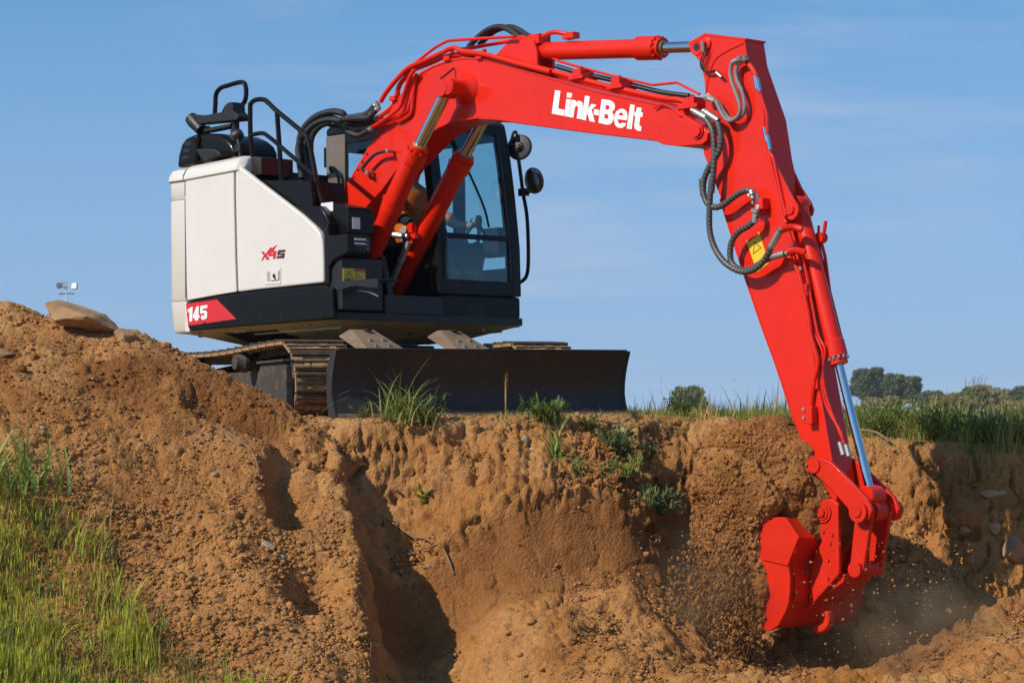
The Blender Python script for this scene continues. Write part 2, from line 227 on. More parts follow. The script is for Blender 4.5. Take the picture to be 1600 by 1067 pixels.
 'tpipe2': [(2.505,-0.18,3.001),(2.597,-0.18,2.88),(2.783,-0.18,2.797),(3.003,-0.18,2.724),(3.415,-0.18,2.596),(3.763,-0.18,2.497),(4.012,-0.18,2.488),(4.237,-0.18,2.373)],
 'tpipe3': [(2.706,-0.14,2.77),(2.964,-0.14,2.685),(3.217,-0.14,2.616),(3.448,-0.14,2.55),(3.796,-0.14,2.445),(4.101,-0.14,2.379)],
 'tclamp': [(3.059,-0.25,2.677),(3.469,-0.25,2.557),(4.212,-0.25,2.325),(4.127,-0.25,2.264)],
 'lug': [(2.005,-0.15,2.957),(2.145,-0.15,2.97),(2.285,-0.15,3.041),(2.381,-0.15,3.048),(2.433,-0.15,2.915),(2.43,-0.15,2.778),(2.004,-0.15,2.918)],
 'h1': [(4.33,-0.36,2.221),(4.405,-0.362,2.181),(4.472,-0.364,2.124),(4.521,-0.367,2.037),(4.532,-0.369,1.898),(4.521,-0.371,1.749),(4.499,-0.373,1.588),(4.511,-0.376,1.71),(4.491,-0.378,1.561),(4.481,-0.38,1.399),(4.491,-0.382,1.282),(4.543,-0.384,1.163),(4.633,-0.387,1.064),(4.752,-0.389,1.0),(4.857,-0.391,0.987),(4.962,-0.393,1.021),(5.039,-0.396,1.095),(5.093,-0.398,1.171),(5.169,-0.4,1.267)],
 'h2': [(4.445,-0.36,2.202),(4.526,-0.361,2.152),(4.574,-0.361,2.088),(4.593,-0.362,1.98),(4.562,-0.362,1.883),(4.47,-0.363,1.779),(4.419,-0.364,1.683),(4.413,-0.364,1.583),(4.405,-0.365,1.709),(4.409,-0.365,1.627),(4.445,-0.366,1.53),(4.52,-0.366,1.484),(4.611,-0.367,1.496),(4.703,-0.368,1.542),(4.778,-0.368,1.573),(4.846,-0.369,1.583),(4.883,-0.369,1.564),(4.89,-0.37,1.538)],
 'h3': [(4.919,-0.37,1.412),(4.911,-0.37,1.367),(4.848,-0.37,1.321),(4.766,-0.37,1.292),(4.697,-0.37,1.234),(4.669,-0.37,1.155),(4.681,-0.37,1.062),(4.766,-0.37,1.005),(4.87,-0.37,1.007),(4.973,-0.37,1.05),(5.076,-0.37,1.083),(5.191,-0.37,1.098)],
 'g1': [(4.756,-0.34,2.558),(4.698,-0.34,2.543),(4.677,-0.34,2.483),(4.684,-0.34,2.42),(4.716,-0.34,2.336),(4.749,-0.34,2.261),(4.764,-0.34,2.198),(4.746,-0.34,2.146),(4.688,-0.34,2.117),(4.63,-0.34,2.127),(4.574,-0.34,2.2),(4.529,-0.34,2.276),(4.46,-0.34,2.304)],
 'g2': [(4.791,-0.32,2.556),(4.739,-0.32,2.531),(4.714,-0.32,2.472),(4.724,-0.32,2.408),(4.763,-0.32,2.333),(4.789,-0.32,2.25),(4.79,-0.32,2.196),(4.764,-0.32,2.146),(4.706,-0.32,2.121),(4.637,-0.32,2.137),(4.581,-0.32,2.201),(4.536,-0.32,2.268),(4.455,-0.32,2.313)],
 'g3': [(4.386,-0.3,2.716),(4.393,-0.3,2.669),(4.368,-0.3,2.623),(4.355,-0.3,2.57),(4.384,-0.3,2.521),(4.442,-0.3,2.51),(4.495,-0.3,2.51),(4.558,-0.3,2.456)],
 'apipe0': [(4.77,-0.295,2.557),(4.832,-0.295,2.496),(4.87,-0.295,2.429),(4.895,-0.295,2.303),(4.932,-0.295,2.192),(4.949,-0.295,2.12),(4.951,-0.295,2.04),(4.981,-0.295,1.905),(5.003,-0.295,1.798),(5.07,-0.295,1.553),(5.123,-0.295,1.355),(5.151,-0.295,1.331)],
 'apipe1': [(4.799,-0.295,2.553),(4.865,-0.295,2.474),(4.892,-0.295,2.409),(4.923,-0.295,2.282),(4.965,-0.295,2.171),(4.981,-0.295,2.099),(4.98,-0.295,1.976),(5.008,-0.295,1.843),(5.033,-0.295,1.796),(5.092,-0.295,1.551),(5.138,-0.295,1.377)],
 'apipe2': [(5.123,-0.285,1.106),(5.18,-0.285,1.046),(5.235,-0.285,0.963),(5.274,-0.285,0.826),(5.319,-0.285,0.643),(5.337,-0.285,0.502),(5.393,-0.285,0.31),(5.357,-0.285,0.165),(5.324,-0.285,-0.002)],
 'apipe3': [(5.114,-0.25,1.29),(5.169,-0.25,1.15),(5.236,-0.25,0.987),(5.289,-0.25,0.803),(5.313,-0.25,0.633),(5.352,-0.25,0.502),(5.412,-0.25,0.377),(5.388,-0.25,0.254),(5.431,-0.25,0.007),(5.559,-0.25,-0.196),(5.584,-0.25,-0.307)],
 'apipe4': [(5.143,-0.25,1.299),(5.197,-0.25,1.148),(5.265,-0.25,1.008),(5.367,-0.25,0.536),(5.434,-0.25,0.398),(5.409,-0.25,0.231),(5.453,-0.25,0.018),(5.598,-0.25,-0.296)],
 'apipe5': [(5.244,-0.05,1.312),(5.247,-0.05,1.152),(5.325,-0.05,0.866),(5.436,-0.05,0.471)],
 'valve': [(4.862,-0.31,1.523),(4.963,-0.31,1.447),(4.839,-0.31,1.468)],
 'blk': [(5.331,-0.285,-0.036),(5.336,-0.285,-0.125)],
 'alabel': [(4.738,1.224),(4.858,1.285),(4.92,1.12),(4.948,1.05),(4.836,0.988)],
 'atri': [(4.816,1.215),(4.882,1.163),(4.8,1.12)],
 'atri_red': [(4.746,1.229),(4.848,1.28),(4.855,1.262),(4.755,1.212)],
 'arm_handle': [(0.941,-0.36,2.243),(0.774,-0.36,2.226),(0.623,-0.36,2.133),(0.616,-0.36,2.107),(0.682,-0.36,2.084)],
 'aframe': [(4.817,-0.1,1.59)],
 'bk_wall': [(4.535,-0.507),(4.806,-0.623),(5.082,-0.787),(5.295,-0.795),(5.411,-0.937),(5.373,-1.037),(5.307,-1.137),(5.32,-1.214),(5.313,-1.325),(5.301,-1.402),(5.271,-1.464),(5.205,-1.56),(5.133,-1.602),(4.961,-1.609),(4.814,-1.523),(4.686,-1.343),(4.594,-1.09),(4.54,-0.811)],
 'bk_ear': [(5.376,-0.743),(5.408,-0.706),(5.451,-0.679),(5.507,-0.667),(5.555,-0.673),(5.596,-0.705),(5.594,-1.195),(5.305,-1.458),(5.341,-1.146),(5.378,-1.079),(5.443,-0.967),(5.424,-0.912),(5.392,-0.779)],
 'bk_hook': [(5.403,-1.47),(5.439,-1.464),(5.458,-1.513),(5.447,-1.568),(5.407,-1.609),(5.343,-1.63),(5.283,-1.611),(5.324,-1.568),(5.359,-1.572),(5.394,-1.548),(5.409,-1.509)],
 'armlink': [(5.355,-0.389),(5.43,-0.372),(5.527,-0.409),(5.836,-0.662),(5.878,-0.747),(5.843,-0.814),(5.759,-0.842),(5.698,-0.789),(5.666,-0.739),(5.522,-0.604),(5.341,-0.467)],
 'hlink': [(5.684,-0.811),(5.772,-0.843),(5.583,-1.127),(5.578,-0.978)],
 'soil_in': [(4.285,-0.371),(4.377,-0.22),(4.565,-0.124),(4.75,-0.057),(4.971,-0.098),(5.146,-0.202),(5.317,-0.387),(5.445,-0.57),(5.521,-0.737),(5.477,-0.895),(4.737,-1.091),(4.386,-0.863)],
 'soil_out': [(4.436,-0.397),(4.568,-0.323),(4.762,-0.353),(4.988,-0.428),(5.162,-0.538),(5.223,-0.688),(5.18,-0.774),(5.084,-0.866),(5.064,-0.962),(5.054,-1.122),(5.066,-1.349),(5.09,-1.552),(5.041,-1.65),(4.81,-1.632),(4.604,-1.363),(4.494,-1.088),(4.434,-0.762)],
 'soil': [(4.409,-0.351),(4.505,-0.202),(4.71,-0.112),(4.892,-0.05),(5.111,-0.1),(5.284,-0.203),(5.452,-0.386),(5.561,-0.566),(5.597,-0.718),(5.471,-0.791),(5.252,-0.784),(5.133,-0.858),(5.094,-1.031),(5.089,-1.214),(5.106,-1.486),(5.066,-1.692),(4.744,-1.706),(4.557,-1.413),(4.453,-1.09),(4.412,-0.763)],
 'cabL': [(0.731,2.63),(0.751,2.599),(0.782,2.561),(0.83,2.27),(0.885,1.871),(0.929,1.48),(0.928,1.082)],
 'glassR': [(0.704,2.527),(0.787,2.055),(0.832,1.692),(0.87,1.582),(0.879,1.212)],
 'lowpane': [(0.267,1.537),(1.028,1.523),(1.045,1.19),(0.351,1.176),(0.292,1.245)],
 'uppane': [(0.324,1.612),(1.065,1.627)],
 'cab_rear': [(-0.51,2.641),(-0.541,1.879),(-0.292,2.578),(-0.348,1.921),(0.429,2.534)],
 'mirror': [(0.817,1.3,2.41),(1.043,1.3,2.092)],
 'cabrail': [(0.838,1.3,2.265),(0.881,1.3,2.003),(0.931,1.3,1.741),(0.93,1.3,1.313),(0.848,1.3,1.204)],
 'cabgrille': [(0.521,0.978),(0.761,0.968),(0.759,0.862),(0.519,0.867)],
 'plate': [(0.148,0.982),(0.246,0.985),(0.244,0.88),(0.146,0.878)],
 'mirmount': [(0.856,1.3,1.976),(0.977,1.3,1.995)],
}
# ---------- helpers ----------
class MB:
    """collects shapes; build() links them as one mesh object"""
    def __init__(s): s.v = []; s.f = []; s.mi = []; s.m = 0
    def add(s, vs, fs):
        o = len(s.v); s.v += [tuple(map(float, v)) for v in vs]; s.f += [tuple(i+o for i in f) for f in fs]; s.mi += [s.m]*len(fs); return s
    def prism(s, poly, a, b, ax='Y'):
        n = len(poly)
        def P(p, t): return {'Y': (p[0], t, p[1]), 'X': (t, p[0], p[1]), 'Z': (p[0], p[1], t)}[ax]
        ar = sum(poly[i][0]*poly[(i+1) % n][1]-poly[(i+1) % n][0]*poly[i][1] for i in range(n))
        vs = [P(p, a) for p in poly]+[P(p, b) for p in poly]
        c1 = tuple(range(n)); c2 = tuple(range(2*n-1, n-1, -1))
        sd = [(i, i+n, (i+1) % n+n, (i+1) % n) for i in range(n)]
        fs = [c1, c2]+sd
        flip = (ar > 0) == (b > a)
        if ax == 'Y': flip = not flip
        if flip: fs = [tuple(reversed(f)) for f in fs]
        return s.add(vs, fs)
    def box(s, lo, hi, M=None):
        x0, y0, z0 = lo; x1, y1, z1 = hi
        vs = [(x0,y0,z0),(x1,y0,z0),(x1,y1,z0),(x0,y1,z0),(x0,y0,z1),(x1,y0,z1),(x1,y1,z1),(x0,y1,z1)]
        if M is not None: vs = [tuple(M @ Vector(v)) for v in vs]
        return s.add(vs, [(0,3,2,1),(4,5,6,7),(0,1,5,4),(1,2,6,5),(2,3,7,6),(3,0,4,7)])
    def lathe(s, p0, p1, prof, n=20):
        """prof: (t along p0->p1 in metres, radius)"""
        p0 = Vector(p0); d = (Vector(p1)-p0).normalized(); u = d.orthogonal().normalized(); w = d.cross(u)
        vs = []; fs = []
        for (t, r) in prof:
            for k in range(n):
                a = 2*math.pi*k/n; vs.append(p0+d*t+(u*math.cos(a)+w*math.sin(a))*r)
        for j in range(len(prof)-1):
            for k in range(n):
                fs.append((j*n+k, j*n+(k+1) % n, (j+1)*n+(k+1) % n, (j+1)*n+k))
        fs.append(tuple(reversed(range(n)))); fs.append(tuple((len(prof)-1)*n+k for k in range(n)))
        return s.add(vs, fs)
    def cyl(s, p0, p1, r, n=16, r2=None):
        L = (Vector(p1)-Vector(p0)).length
        return s.lathe(p0, p1, [(0, r), (L, r if r2 is None else r2)], n)
    def tube(s, pts, r, n=8, res=5, smooth=True, ribs=0):
        P = [Vector(p) for p in pts]
        if smooth and len(P) > 2:
            Q = []
            for i in range(len(P)-1):
                a = P[max(i-1, 0)]; b = P[i]; c = P[i+1]; d = P[min(i+2, len(P)-1)]
                for k in range(res):
                    t = k/res
                    Q.append(.5*((2*b)+(c-a)*t+(2*a-5*b+4*c-d)*t*t+(3*b-a-3*c+d)*t**3))
            Q.append(P[-1]); P = Q
        rad = [r]*len(P)
        if ribs:   # corrugated spiral guard: resample evenly and swing the radius
            L = [0]
            for i in range(1, len(P)): L.append(L[-1]+(P[i]-P[i-1]).length)
            m = int(L[-1]/ribs*3); Q = []; j = 0
            for k in range(m+1):
                t = L[-1]*k/m
                while j < len(L)-2 and L[j+1] < t: j += 1
                q = (t-L[j])/max(L[j+1]-L[j], 1e-6); Q.append(P[j].lerp(P[j+1], q))
            P = Q; rad = [r*(.90 if k % 3 == 2 else 1.0) for k in range(len(P))]
        T = []
        for i in range(len(P)):
            T.append((P[min(i+1, len(P)-1)]-P[max(i-1, 0)]).normalized())
        u = T[0].orthogonal().normalized(); vs = []; fs = []
        for i, p in enumerate(P):
            u = (u-T[i]*u.dot(T[i])).normalized(); w = T[i].cross(u)
            for k in range(n):
                a = 2*math.pi*k/n; vs.append(p+(u*math.cos(a)+w*math.sin(a))*rad[i])
        for i in range(len(P)-1):
            for k in range(n): fs.append((i*n+k, i*n+(k+1) % n, (i+1)*n+(k+1) % n, (i+1)*n+k))
        fs.append(tuple(reversed(range(n)))); fs.append(tuple((len(P)-1)*n+k for k in range(n)))
        s.add(vs, fs)
        if ribs: s.mi[-len(fs):] = [((j//n) % 3 == 2)*1 for j in range(len(fs))]
        return s
    def bar(s, p0, p1, w, h, up=(0, 0, 1)):
        p0 = Vector(p0); p1 = Vector(p1); d = (p1-p0).normalized(); sd = d.cross(Vector(up)).normalized(); u = sd.cross(d)
        vs = [p+sd*a*w/2+u*b*h/2 for p in (p0, p1) for a, b in ((-1,-1),(1,-1),(1,1),(-1,1))]
        return s.add(vs, [(3,2,1,0),(4,5,6,7),(0,1,5,4),(1,2,6,5),(2,3,7,6),(3,0,4,7)])
    def loft(s, rings, close=True, cap=True):
        n = len(rings[0]); vs = [p for r in rings for p in r]; fs = []
        for j in range(len(rings)-1):
            for k in range(n if close else n-1):
                fs.append((j*n+k, j*n+(k+1) % n, (j+1)*n+(k+1) % n, (j+1)*n+k))
        if cap: fs.append(tuple(reversed(range(n)))); fs.append(tuple((len(rings)-1)*n+k for k in range(n)))
        return s.add(vs, fs)
    def mesh(s, name, mats, ang=35):
        me = bpy.data.meshes.new(name); me.from_pydata(s.v, [], s.f)
        for m in (mats if isinstance(mats, (list, tuple)) else [mats]): me.materials.append(m)
        me.polygons.foreach_set('material_index', s.mi)
        me.polygons.foreach_set('use_smooth', [True]*len(s.f)); me.update()
        bm = bmesh.new(); bm.from_mesh(me); bmesh.ops.recalc_face_normals(bm, faces=bm.faces); bm.to_mesh(me); bm.free()
        me.set_sharp_from_angle(angle=R(ang)); return me
    def build(s, name, mats, parent=None, bevel=0, seg=2, ang=35):
        o = bpy.data.objects.new(name, s.mesh(name, mats, ang)); COL.objects.link(o)
        if parent is not None: o.parent = parent
        if bevel:
            b = o.modifiers.new('bevel', 'BEVEL'); b.width = bevel; b.segments = seg; b.limit_method = 'ANGLE'; b.angle_limit = R(38); b.harden_normals = True
        return o
def tag(o, label=None, cat=None, group=None, kind=None):
    if label: o['label'] = label
    if cat: o['category'] = cat
    if group: o['group'] = group
    if kind: o['kind'] = kind
    return o
def empty(name, loc=(0, 0, 0), rot=(0, 0, 0), parent=None):
    o = bpy.data.objects.new(name, None); COL.objects.link(o); o.location = loc; o.rotation_euler = rot; o.empty_display_size = .2
    if parent is not None: o.parent = parent
    return o
def link(name, me, parent=None):
    o = bpy.data.objects.new(name, me); COL.objects.link(o)
    if parent is not None: o.parent = parent
    return o
def npmesh(name, V, F, mat, parent=None, smooth=True, attrs=None, colors=None):
    """numpy mesh; F is (n,3) or (n,4)"""
    me = bpy.data.meshes.new(name); k = F.shape[1]
    me.vertices.add(len(V)); me.vertices.foreach_set('co', np.ascontiguousarray(V, dtype=np.float32).ravel())
    me.loops.add(F.size); me.loops.foreach_set('vertex_index', np.ascontiguousarray(F, dtype=np.int32).ravel())
    me.polygons.add(len(F)); me.polygons.foreach_set('loop_start', np.arange(0, F.size, k, dtype=np.int32)); 
    me.polygons.foreach_set('use_smooth', np.full(len(F), smooth))
    for nm, a in (attrs or {}).items():
        at = me.attributes.new(nm, 'FLOAT', 'POINT'); at.data.foreach_set('value', np.ascontiguousarray(a, dtype=np.float32))
    if colors is not None:
        at = me.attributes.new('tint', 'FLOAT_COLOR', 'POINT'); c = np.ones((len(V), 4), np.float32); c[:, :3] = colors; at.data.foreach_set('color', c.ravel())
    me.update(calc_edges=True); me.validate()
    if mat: me.materials.append(mat)
    o = bpy.data.objects.new(name, me); COL.objects.link(o)
    if parent is not None: o.parent = parent
    return o
# ---------- materials ----------
def newmat(name):
    m = bpy.data.materials.new(name); m.use_nodes = True; nt = m.node_tree
    b = nt.nodes['Principled BSDF']; return m, nt, b
def mat(name, col, rough=.5, metal=0, coat=0, dust=0, dustcol=(.34, .19, .085), var=.08, bump=0, bscale=60, spec=.5, dscale=3.0, updust=True):
    m, nt, b = newmat(name); N = nt.nodes.new; L = nt.links.new
    tc = N('ShaderNodeTexCoord'); n1 = N('ShaderNodeTexNoise'); n1.inputs['Scale'].default_value = dscale; n1.inputs['Detail'].default_value = 8; n1.inputs['Roughness'].default_value = .62
    L(tc.outputs['Object'], n1.inputs[0])
    mixv = N('ShaderNodeMixRGB'); mixv.blend_type = 'MULTIPLY'; mixv.inputs[1].default_value = (*col, 1)
    r0 = N('ShaderNodeValToRGB'); r0.color_ramp.elements[0].position = .3; r0.color_ramp.elements[1].position = .7
    lo = 1-var; r0.color_ramp.elements[0].color = (lo, lo, lo, 1); r0.color_ramp.elements[1].color = (1, 1, 1, 1)
    L(n1.outputs[0], r0.inputs[0]); mixv.inputs[0].default_value = 1; L(r0.outputs[0], mixv.inputs[2])
    last = mixv.outputs[0]
    b.inputs['Roughness'].default_value = rough; b.inputs['Metallic'].default_value = metal
    b.inputs['Coat Weight'].default_value = coat; b.inputs['Coat Roughness'].default_value = .06
    b.inputs['Specular IOR Level'].default_value = spec
    if dust:
        n2 = N('ShaderNodeTexNoise'); n2.inputs['Scale'].default_value = dscale*4; n2.inputs['Detail'].default_value = 10; n2.inputs['Roughness'].default_value = .7
        L(tc.outputs['Object'], n2.inputs[0])
        r1 = N('ShaderNodeValToRGB'); r1.color_ramp.elements[0].position = .62-.3*dust; r1.color_ramp.elements[1].position = .95-.35*dust
        r1.color_ramp.elements[0].color = (0, 0, 0, 1); d = min(1, dust*1.15); r1.color_ramp.elements[1].color = (d, d, d, 1)
        L(n2.outputs[0], r1.inputs[0])
        mx2 = N('ShaderNodeMixRGB'); mx2.inputs[2].default_value = (*dustcol, 1); L(r1.outputs[0], mx2.inputs[0]); L(last, mx2.inputs[1]); last = mx2.outputs[0]
        mr = N('ShaderNodeMapRange'); mr.inputs[3].default_value = rough; mr.inputs[4].default_value = .9; L(r1.outputs[0], mr.inputs[0]); L(mr.outputs[0], b.inputs['Roughness'])
        if metal:
            mm = N('ShaderNodeMapRange'); mm.inputs[3].default_value = metal; mm.inputs[4].default_value = 0; L(r1.outputs[0], mm.inputs[0]); L(mm.outputs[0], b.inputs['Metallic'])
    L(last, b.inputs['Base Color'])
    if bump:
        n3 = N('ShaderNodeTexNoise'); n3.inputs['Scale'].default_value = bscale; n3.inputs['Detail'].default_value = 6; L(tc.outputs['Object'], n3.inputs[0])
        bp_ = N('ShaderNodeBump'); bp_.inputs['Strength'].default_value = bump; bp_.inputs['Distance'].default_value = .01; L(n3.outputs[0], bp_.inputs['Height']); L(bp_.outputs[0], b.inputs['Normal'])
    return m
def glassmat(name, tint, gloss=.03):
    m, nt, b = newmat(name); N = nt.nodes.new; L = nt.links.new; nt.nodes.remove(b)
    o = [n for n in nt.nodes if n.type == 'OUTPUT_MATERIAL'][0]
    t = N('ShaderNodeBsdfTransparent'); t.inputs[0].default_value = (*tint, 1)
    g = N('ShaderNodeBsdfGlossy'); g.inputs['Roughness'].default_value = .02; g.inputs[0].default_value = (.9, .9, .9, 1)
    lw = N('ShaderNodeLayerWeight'); lw.inputs[0].default_value = .5; pw = N('ShaderNodeMath'); pw.operation = 'POWER'; pw.inputs[1].default_value = 5
    ma = N('ShaderNodeMath'); ma.operation = 'MULTIPLY_ADD'; ma.inputs[1].default_value = .9; ma.inputs[2].default_value = gloss; mx = N('ShaderNodeMixShader')
    L(lw.outputs['Facing'], pw.inputs[0]); L(pw.outputs[0], ma.inputs[0]); L(ma.outputs[0], mx.inputs[0]); L(t.outputs[0], mx.inputs[1]); L(g.outputs[0], mx.inputs[2]); L(mx.outputs[0], o.inputs[0]); return m
RED = mat('red_paint', (.70, .018, .0035), .38, coat=.30, var=.12, dust=.05, spec=.2)
REDD = mat('red_paint_soiled', (.66, .019, .004), .46, coat=.08, var=.2, dust=.18, spec=.25)
WHITE = mat('white_paint', (.66, .615, .555), .36, coat=.3, var=.05, dust=.04)
BLACK = mat('black_gloss_paint', (.008, .0065, .005), .30, coat=.10, var=.2, dust=.09, spec=.14)
BLACKM = mat('black_matt_paint', (.009, .009, .009), .5, var=.3, dust=.14)
CABGREY = mat('cab_charcoal_paint', (.009, .008, .0075), .36, coat=.10, var=.1, dust=.08, spec=.15)
STEEL = mat('blade_steel', (.030, .024, .019), .55, metal=0, var=.4, dust=.18, bump=.1, dscale=2)
TRACK = mat('track_steel', (.13, .095, .06), .65, metal=.2, var=.4, dust=.55, bump=.3)
MUD = mat('caked_mud', (.46, .26, .115), .95, var=.5, bump=.9, bscale=40, dscale=9)
DARKMUD = mat('muddy_iron', (.055, .045, .036), .75, var=.4, dust=.40, bump=.4)
GUARD = mat('dusty_guard_plate', (.20, .135, .08), .6, var=.3, dust=.5, dscale=2.5)
CHROME = mat('chrome_rod', (.62, .62, .64), .12, metal=1, var=.05)
FIT = mat('zinc_fitting', (.50, .48, .44), .42, metal=.8, var=.3)
RUBBER = mat('hose_rubber', (.020, .019, .019), .45, var=.2, dust=.05)
SPIRAL = mat('spiral_guard', (.105, .098, .088), .45, metal=.1, var=.3)
GREYHOSE = mat('grey_braided_hose', (.22, .20, .185), .5, var=.2, bump=.3, bscale=200)
OLIVE = mat('underside_bounce_olive', (.68, .63, .33), .6, var=.4, dust=.25)  # light olive base carries the glow bounced up from the ground
YELLOW = mat('yellow_label', (.80, .52, .015), .4, var=.06)
INK = mat('black_ink', (.01, .01, .01), .5, var=0)
LWHITE = mat('white_lettering', (.85, .84, .83), .35, var=.02)
LRED = mat('red_decal', (.60, .022, .022), .35, var=.05)
LABELW = mat('white_label', (.72, .70, .74), .35, var=.08)
DKRED = mat('dark_red_ink', (.07, .012, .014), .4, var=0)
SEAT = mat('seat_fabric', (.010, .010, .012), .85, var=.2)
INTER = mat('cab_plastic', (.014, .015, .018), .55, var=.15)
GLASS = glassmat('tinted_glass', (.66, .83, .84), .07); GLASSC = glassmat('clear_glass', (.90, .96, .97))
PILLAR = mat('cab_side_reflection', (.17, .135, .095), .4, coat=.3, var=.25, dust=.2)  # sunlit ground mirrored in the dark pillar, painted in as a tan base
MIRROR = mat('mirror_glass', (.75, .75, .75), .03, metal=1, var=0)
LAMP = mat('lamp_lens', (.8, .8, .8), .1, var=.1, coat=1)
# ---------- the excavator: everything below in its own axes (x ahead, y left, z up) ----------
EX = empty('excavator', (-1.4151, 21.9, 0), (0, R(-1.2), R(-45)))
tag(EX, 'red and white crawler excavator with black cab digging at the pit edge', 'excavator')
REL = Matrix.Rotation(R(-16.5), 4, 'Z')
def U(p): return tuple(REL @ Vector(p))          # undercarriage axes -> machine axes
class TB(MB):
    def add(s, vs, fs): return MB.add(s, [U(v) for v in vs], fs)
def xz(name, y): return [(p[0], y, p[1]) for p in G[name]]
def flat(polys, y, th, name, m, parent, ax='Y'):
    """flat print: outline with holes, a thin skin standing proud of its panel"""
    bm = bmesh.new(); es = []
    def P(p): return (p[0], y, p[1]) if ax == 'Y' else (y, p[0], p[1])
    for pl in polys:
        vs = [bm.verts.new(P(p)) for p in pl]
        es += [bm.edges.new((vs[i], vs[(i+1) % len(vs)])) for i in range(len(vs))]
    bmesh.ops.triangle_fill(bm, use_beauty=True, edges=es)
    me = bpy.data.meshes.new(name)
    r = bmesh.ops.extrude_face_region(bm, geom=list(bm.faces))
    d = (0, -th, 0) if ax == 'Y' else (th, 0, 0)
    bmesh.ops.translate(bm, verts=[v for v in r['geom'] if isinstance(v, bmesh.types.BMVert)], vec=d)
    bmesh.ops.recalc_face_normals(bm, faces=bm.faces); bm.to_mesh(me); bm.free(); me.materials.append(m)
    return link(name, me, parent)
def merge(objs, name):
    """join several flat prints into the first one"""
    bm = bmesh.new()
    for o in objs: bm.from_mesh(o.data)
    bm.to_mesh(objs[0].data); bm.free(); objs[0].name = name
    for o in objs[1:]: bpy.data.objects.remove(o)
    return objs[0]
def holes(prefix):
    return [G[k] for k in G if k.startswith(prefix)]
BY = -.15                                        # boom centre plane
# --- undercarriage ---
def track_path(n):
    cx, r, zc = 1.45, .335, .255; L = 2*cx
    tot = 2*L+2*math.pi*r; res = []
    for i in range(n):
        t = tot*i/n
        if t < L: p = (cx-t, zc+r-.035*math.sin(math.pi*t/L)**2); a = math.pi
        elif t < L+math.pi*r:
            q = (t-L)/r; p = (-cx-r*math.sin(q), zc+r*math.cos(q)); a = math.pi+q
        elif t < 2*L+math.pi*r: p = (-cx+t-L-math.pi*r, zc-r); a = 2*math.pi
        else:
            q = (t-2*L-math.pi*r)/r; p = (cx+r*math.sin(q), zc-r*math.cos(q)); a = q
        res.append((p, a))
    return res
NSH = 46
sh = MB(); wd2 = .26
sh.m = 1; sh.box((-.078, -wd2, -.012), (.078, wd2, .012))
sh.m = 0
for gx, gh in ((-.062, .036), (0, .028), (.060, .028)):
    sh.prism([(gx-.013, .010), (gx+.013, .010), (gx+.007, gh), (gx-.007, gh)], -wd2-.002, wd2+.002)
sh.prism([(-.090, -.004), (-.070, -.012), (-.070, .012), (-.090, .004)], -wd2+.004, wd2-.004)
sh.m = 1
rr = random.Random(3)
for k in range(7):    # mud caked between the grousers
    x0 = rr.choice((-.045, .014)); y0 = -wd2+.02+k*.07; sh.prism([(x0-.004, .010), (x0+.04, .010), (x0+.034, .018+.012*rr.random()), (x0+.004, .016+.012*rr.random())], y0, y0+.045+.02*rr.random())
shoe_me = sh.mesh('track_shoe', [TRACK, MUD])
for side in (-1, 1):
    yc = side*1.04
    tb = TB()
    for (p, a) in track_path(NSH):       # chain links on the inside of the shoes
        M = Matrix.Translation((p[0], yc, p[1])) @ Matrix.Rotation(-(a-math.pi), 4, 'Y')
        for s2 in (-1, 1):
            tb.box((-.082, s2*.075-.017, -.075), (.082, s2*.075+.017, -.013), M)
        tb.cyl(M @ Vector((.07, -.09, -.05)), M @ Vector((.07, .09, -.05)), .02, 8)
    tr = tb.build('crawler_track', DARKMUD, EX)
    for (p, a) in track_path(NSH):
        o = link('track_shoe', shoe_me, tr)
        o.matrix_local = REL @ Matrix.Translation((p[0], yc, p[1])) @ Matrix.Rotation(-(a-math.pi), 4, 'Y')
    f = TB()
    f.prism([(-1.25, .16), (1.1, .16), (1.2, .22), (1.2, .34), (1.05, .40), (-1.1, .40), (-1.25, .34)], yc-.10, yc+.10)
    f.box((-1.2, yc+side*.10, .18), (1.1, yc+side*.2, .24))
    f.build('track_frame', DARKMUD, tr, .01)
    for kx, kr, nm in ((1.45, .27, 'idler_wheel'), (-1.45, .27, 'drive_sprocket')):
        w = TB(); w.lathe((kx, yc-.09, .255), (kx, yc+.09, .255), [(0, .1), (0, kr-.03), (.05, kr-.03), (.055, kr), (.125, kr), (.13, kr-.03), (.18, kr-.03), (.18, .1)], 28); w.build(nm, DARKMUD, tr)
    for kx in (-.65, .57):
        w = TB(); w.lathe((kx, yc+side*.02, .47), (kx, yc+side*.28, .47), [(0, .05), (.02, .075), (.09, .075), (.095, .06), (.15, .06), (.155, .085), (.19, .085), (.2, .075), (.26, .06)], 18)
        w.build('carrier_roller', DARKMUD, tr)
    for k in range(6):
        kx = -1.0+k*.38; w = TB(); w.lathe((kx, yc-.12, .07), (kx, yc+.12, .07), [(0, .07), (.02, .085), (.08, .085), (.085, .07), (.155, .07), (.16, .085), (.22, .085), (.24, .07)], 14); w.build('track_roller', DARKMUD, tr)
st = TB(); st.prism([(1.22, -.02), (1.72, -.02), (1.76, .02), (1.76, .40), (1.72, .44), (1.26, .44), (1.22, .40)], -1.37, -1.315)
st.box((1.22, -1.40, .43), (1.76, -1.30, .452))
o = st.build('side_step', DARKMUD, EX, .008)
cb = TB(); cb.prism([(-.6, .30), (.6, .30), (.75, .42), (.55, .62), (-.55, .62), (-.75, .42)], -.55, .55)
for sx in (-1, 1):
    for sy in (-1, 1): cb.bar((sx*.4, sy*.45, .46), (sx*.95, sy*.98, .33), .34, .2)
cb.build('car_body', DARKMUD, EX, .012)
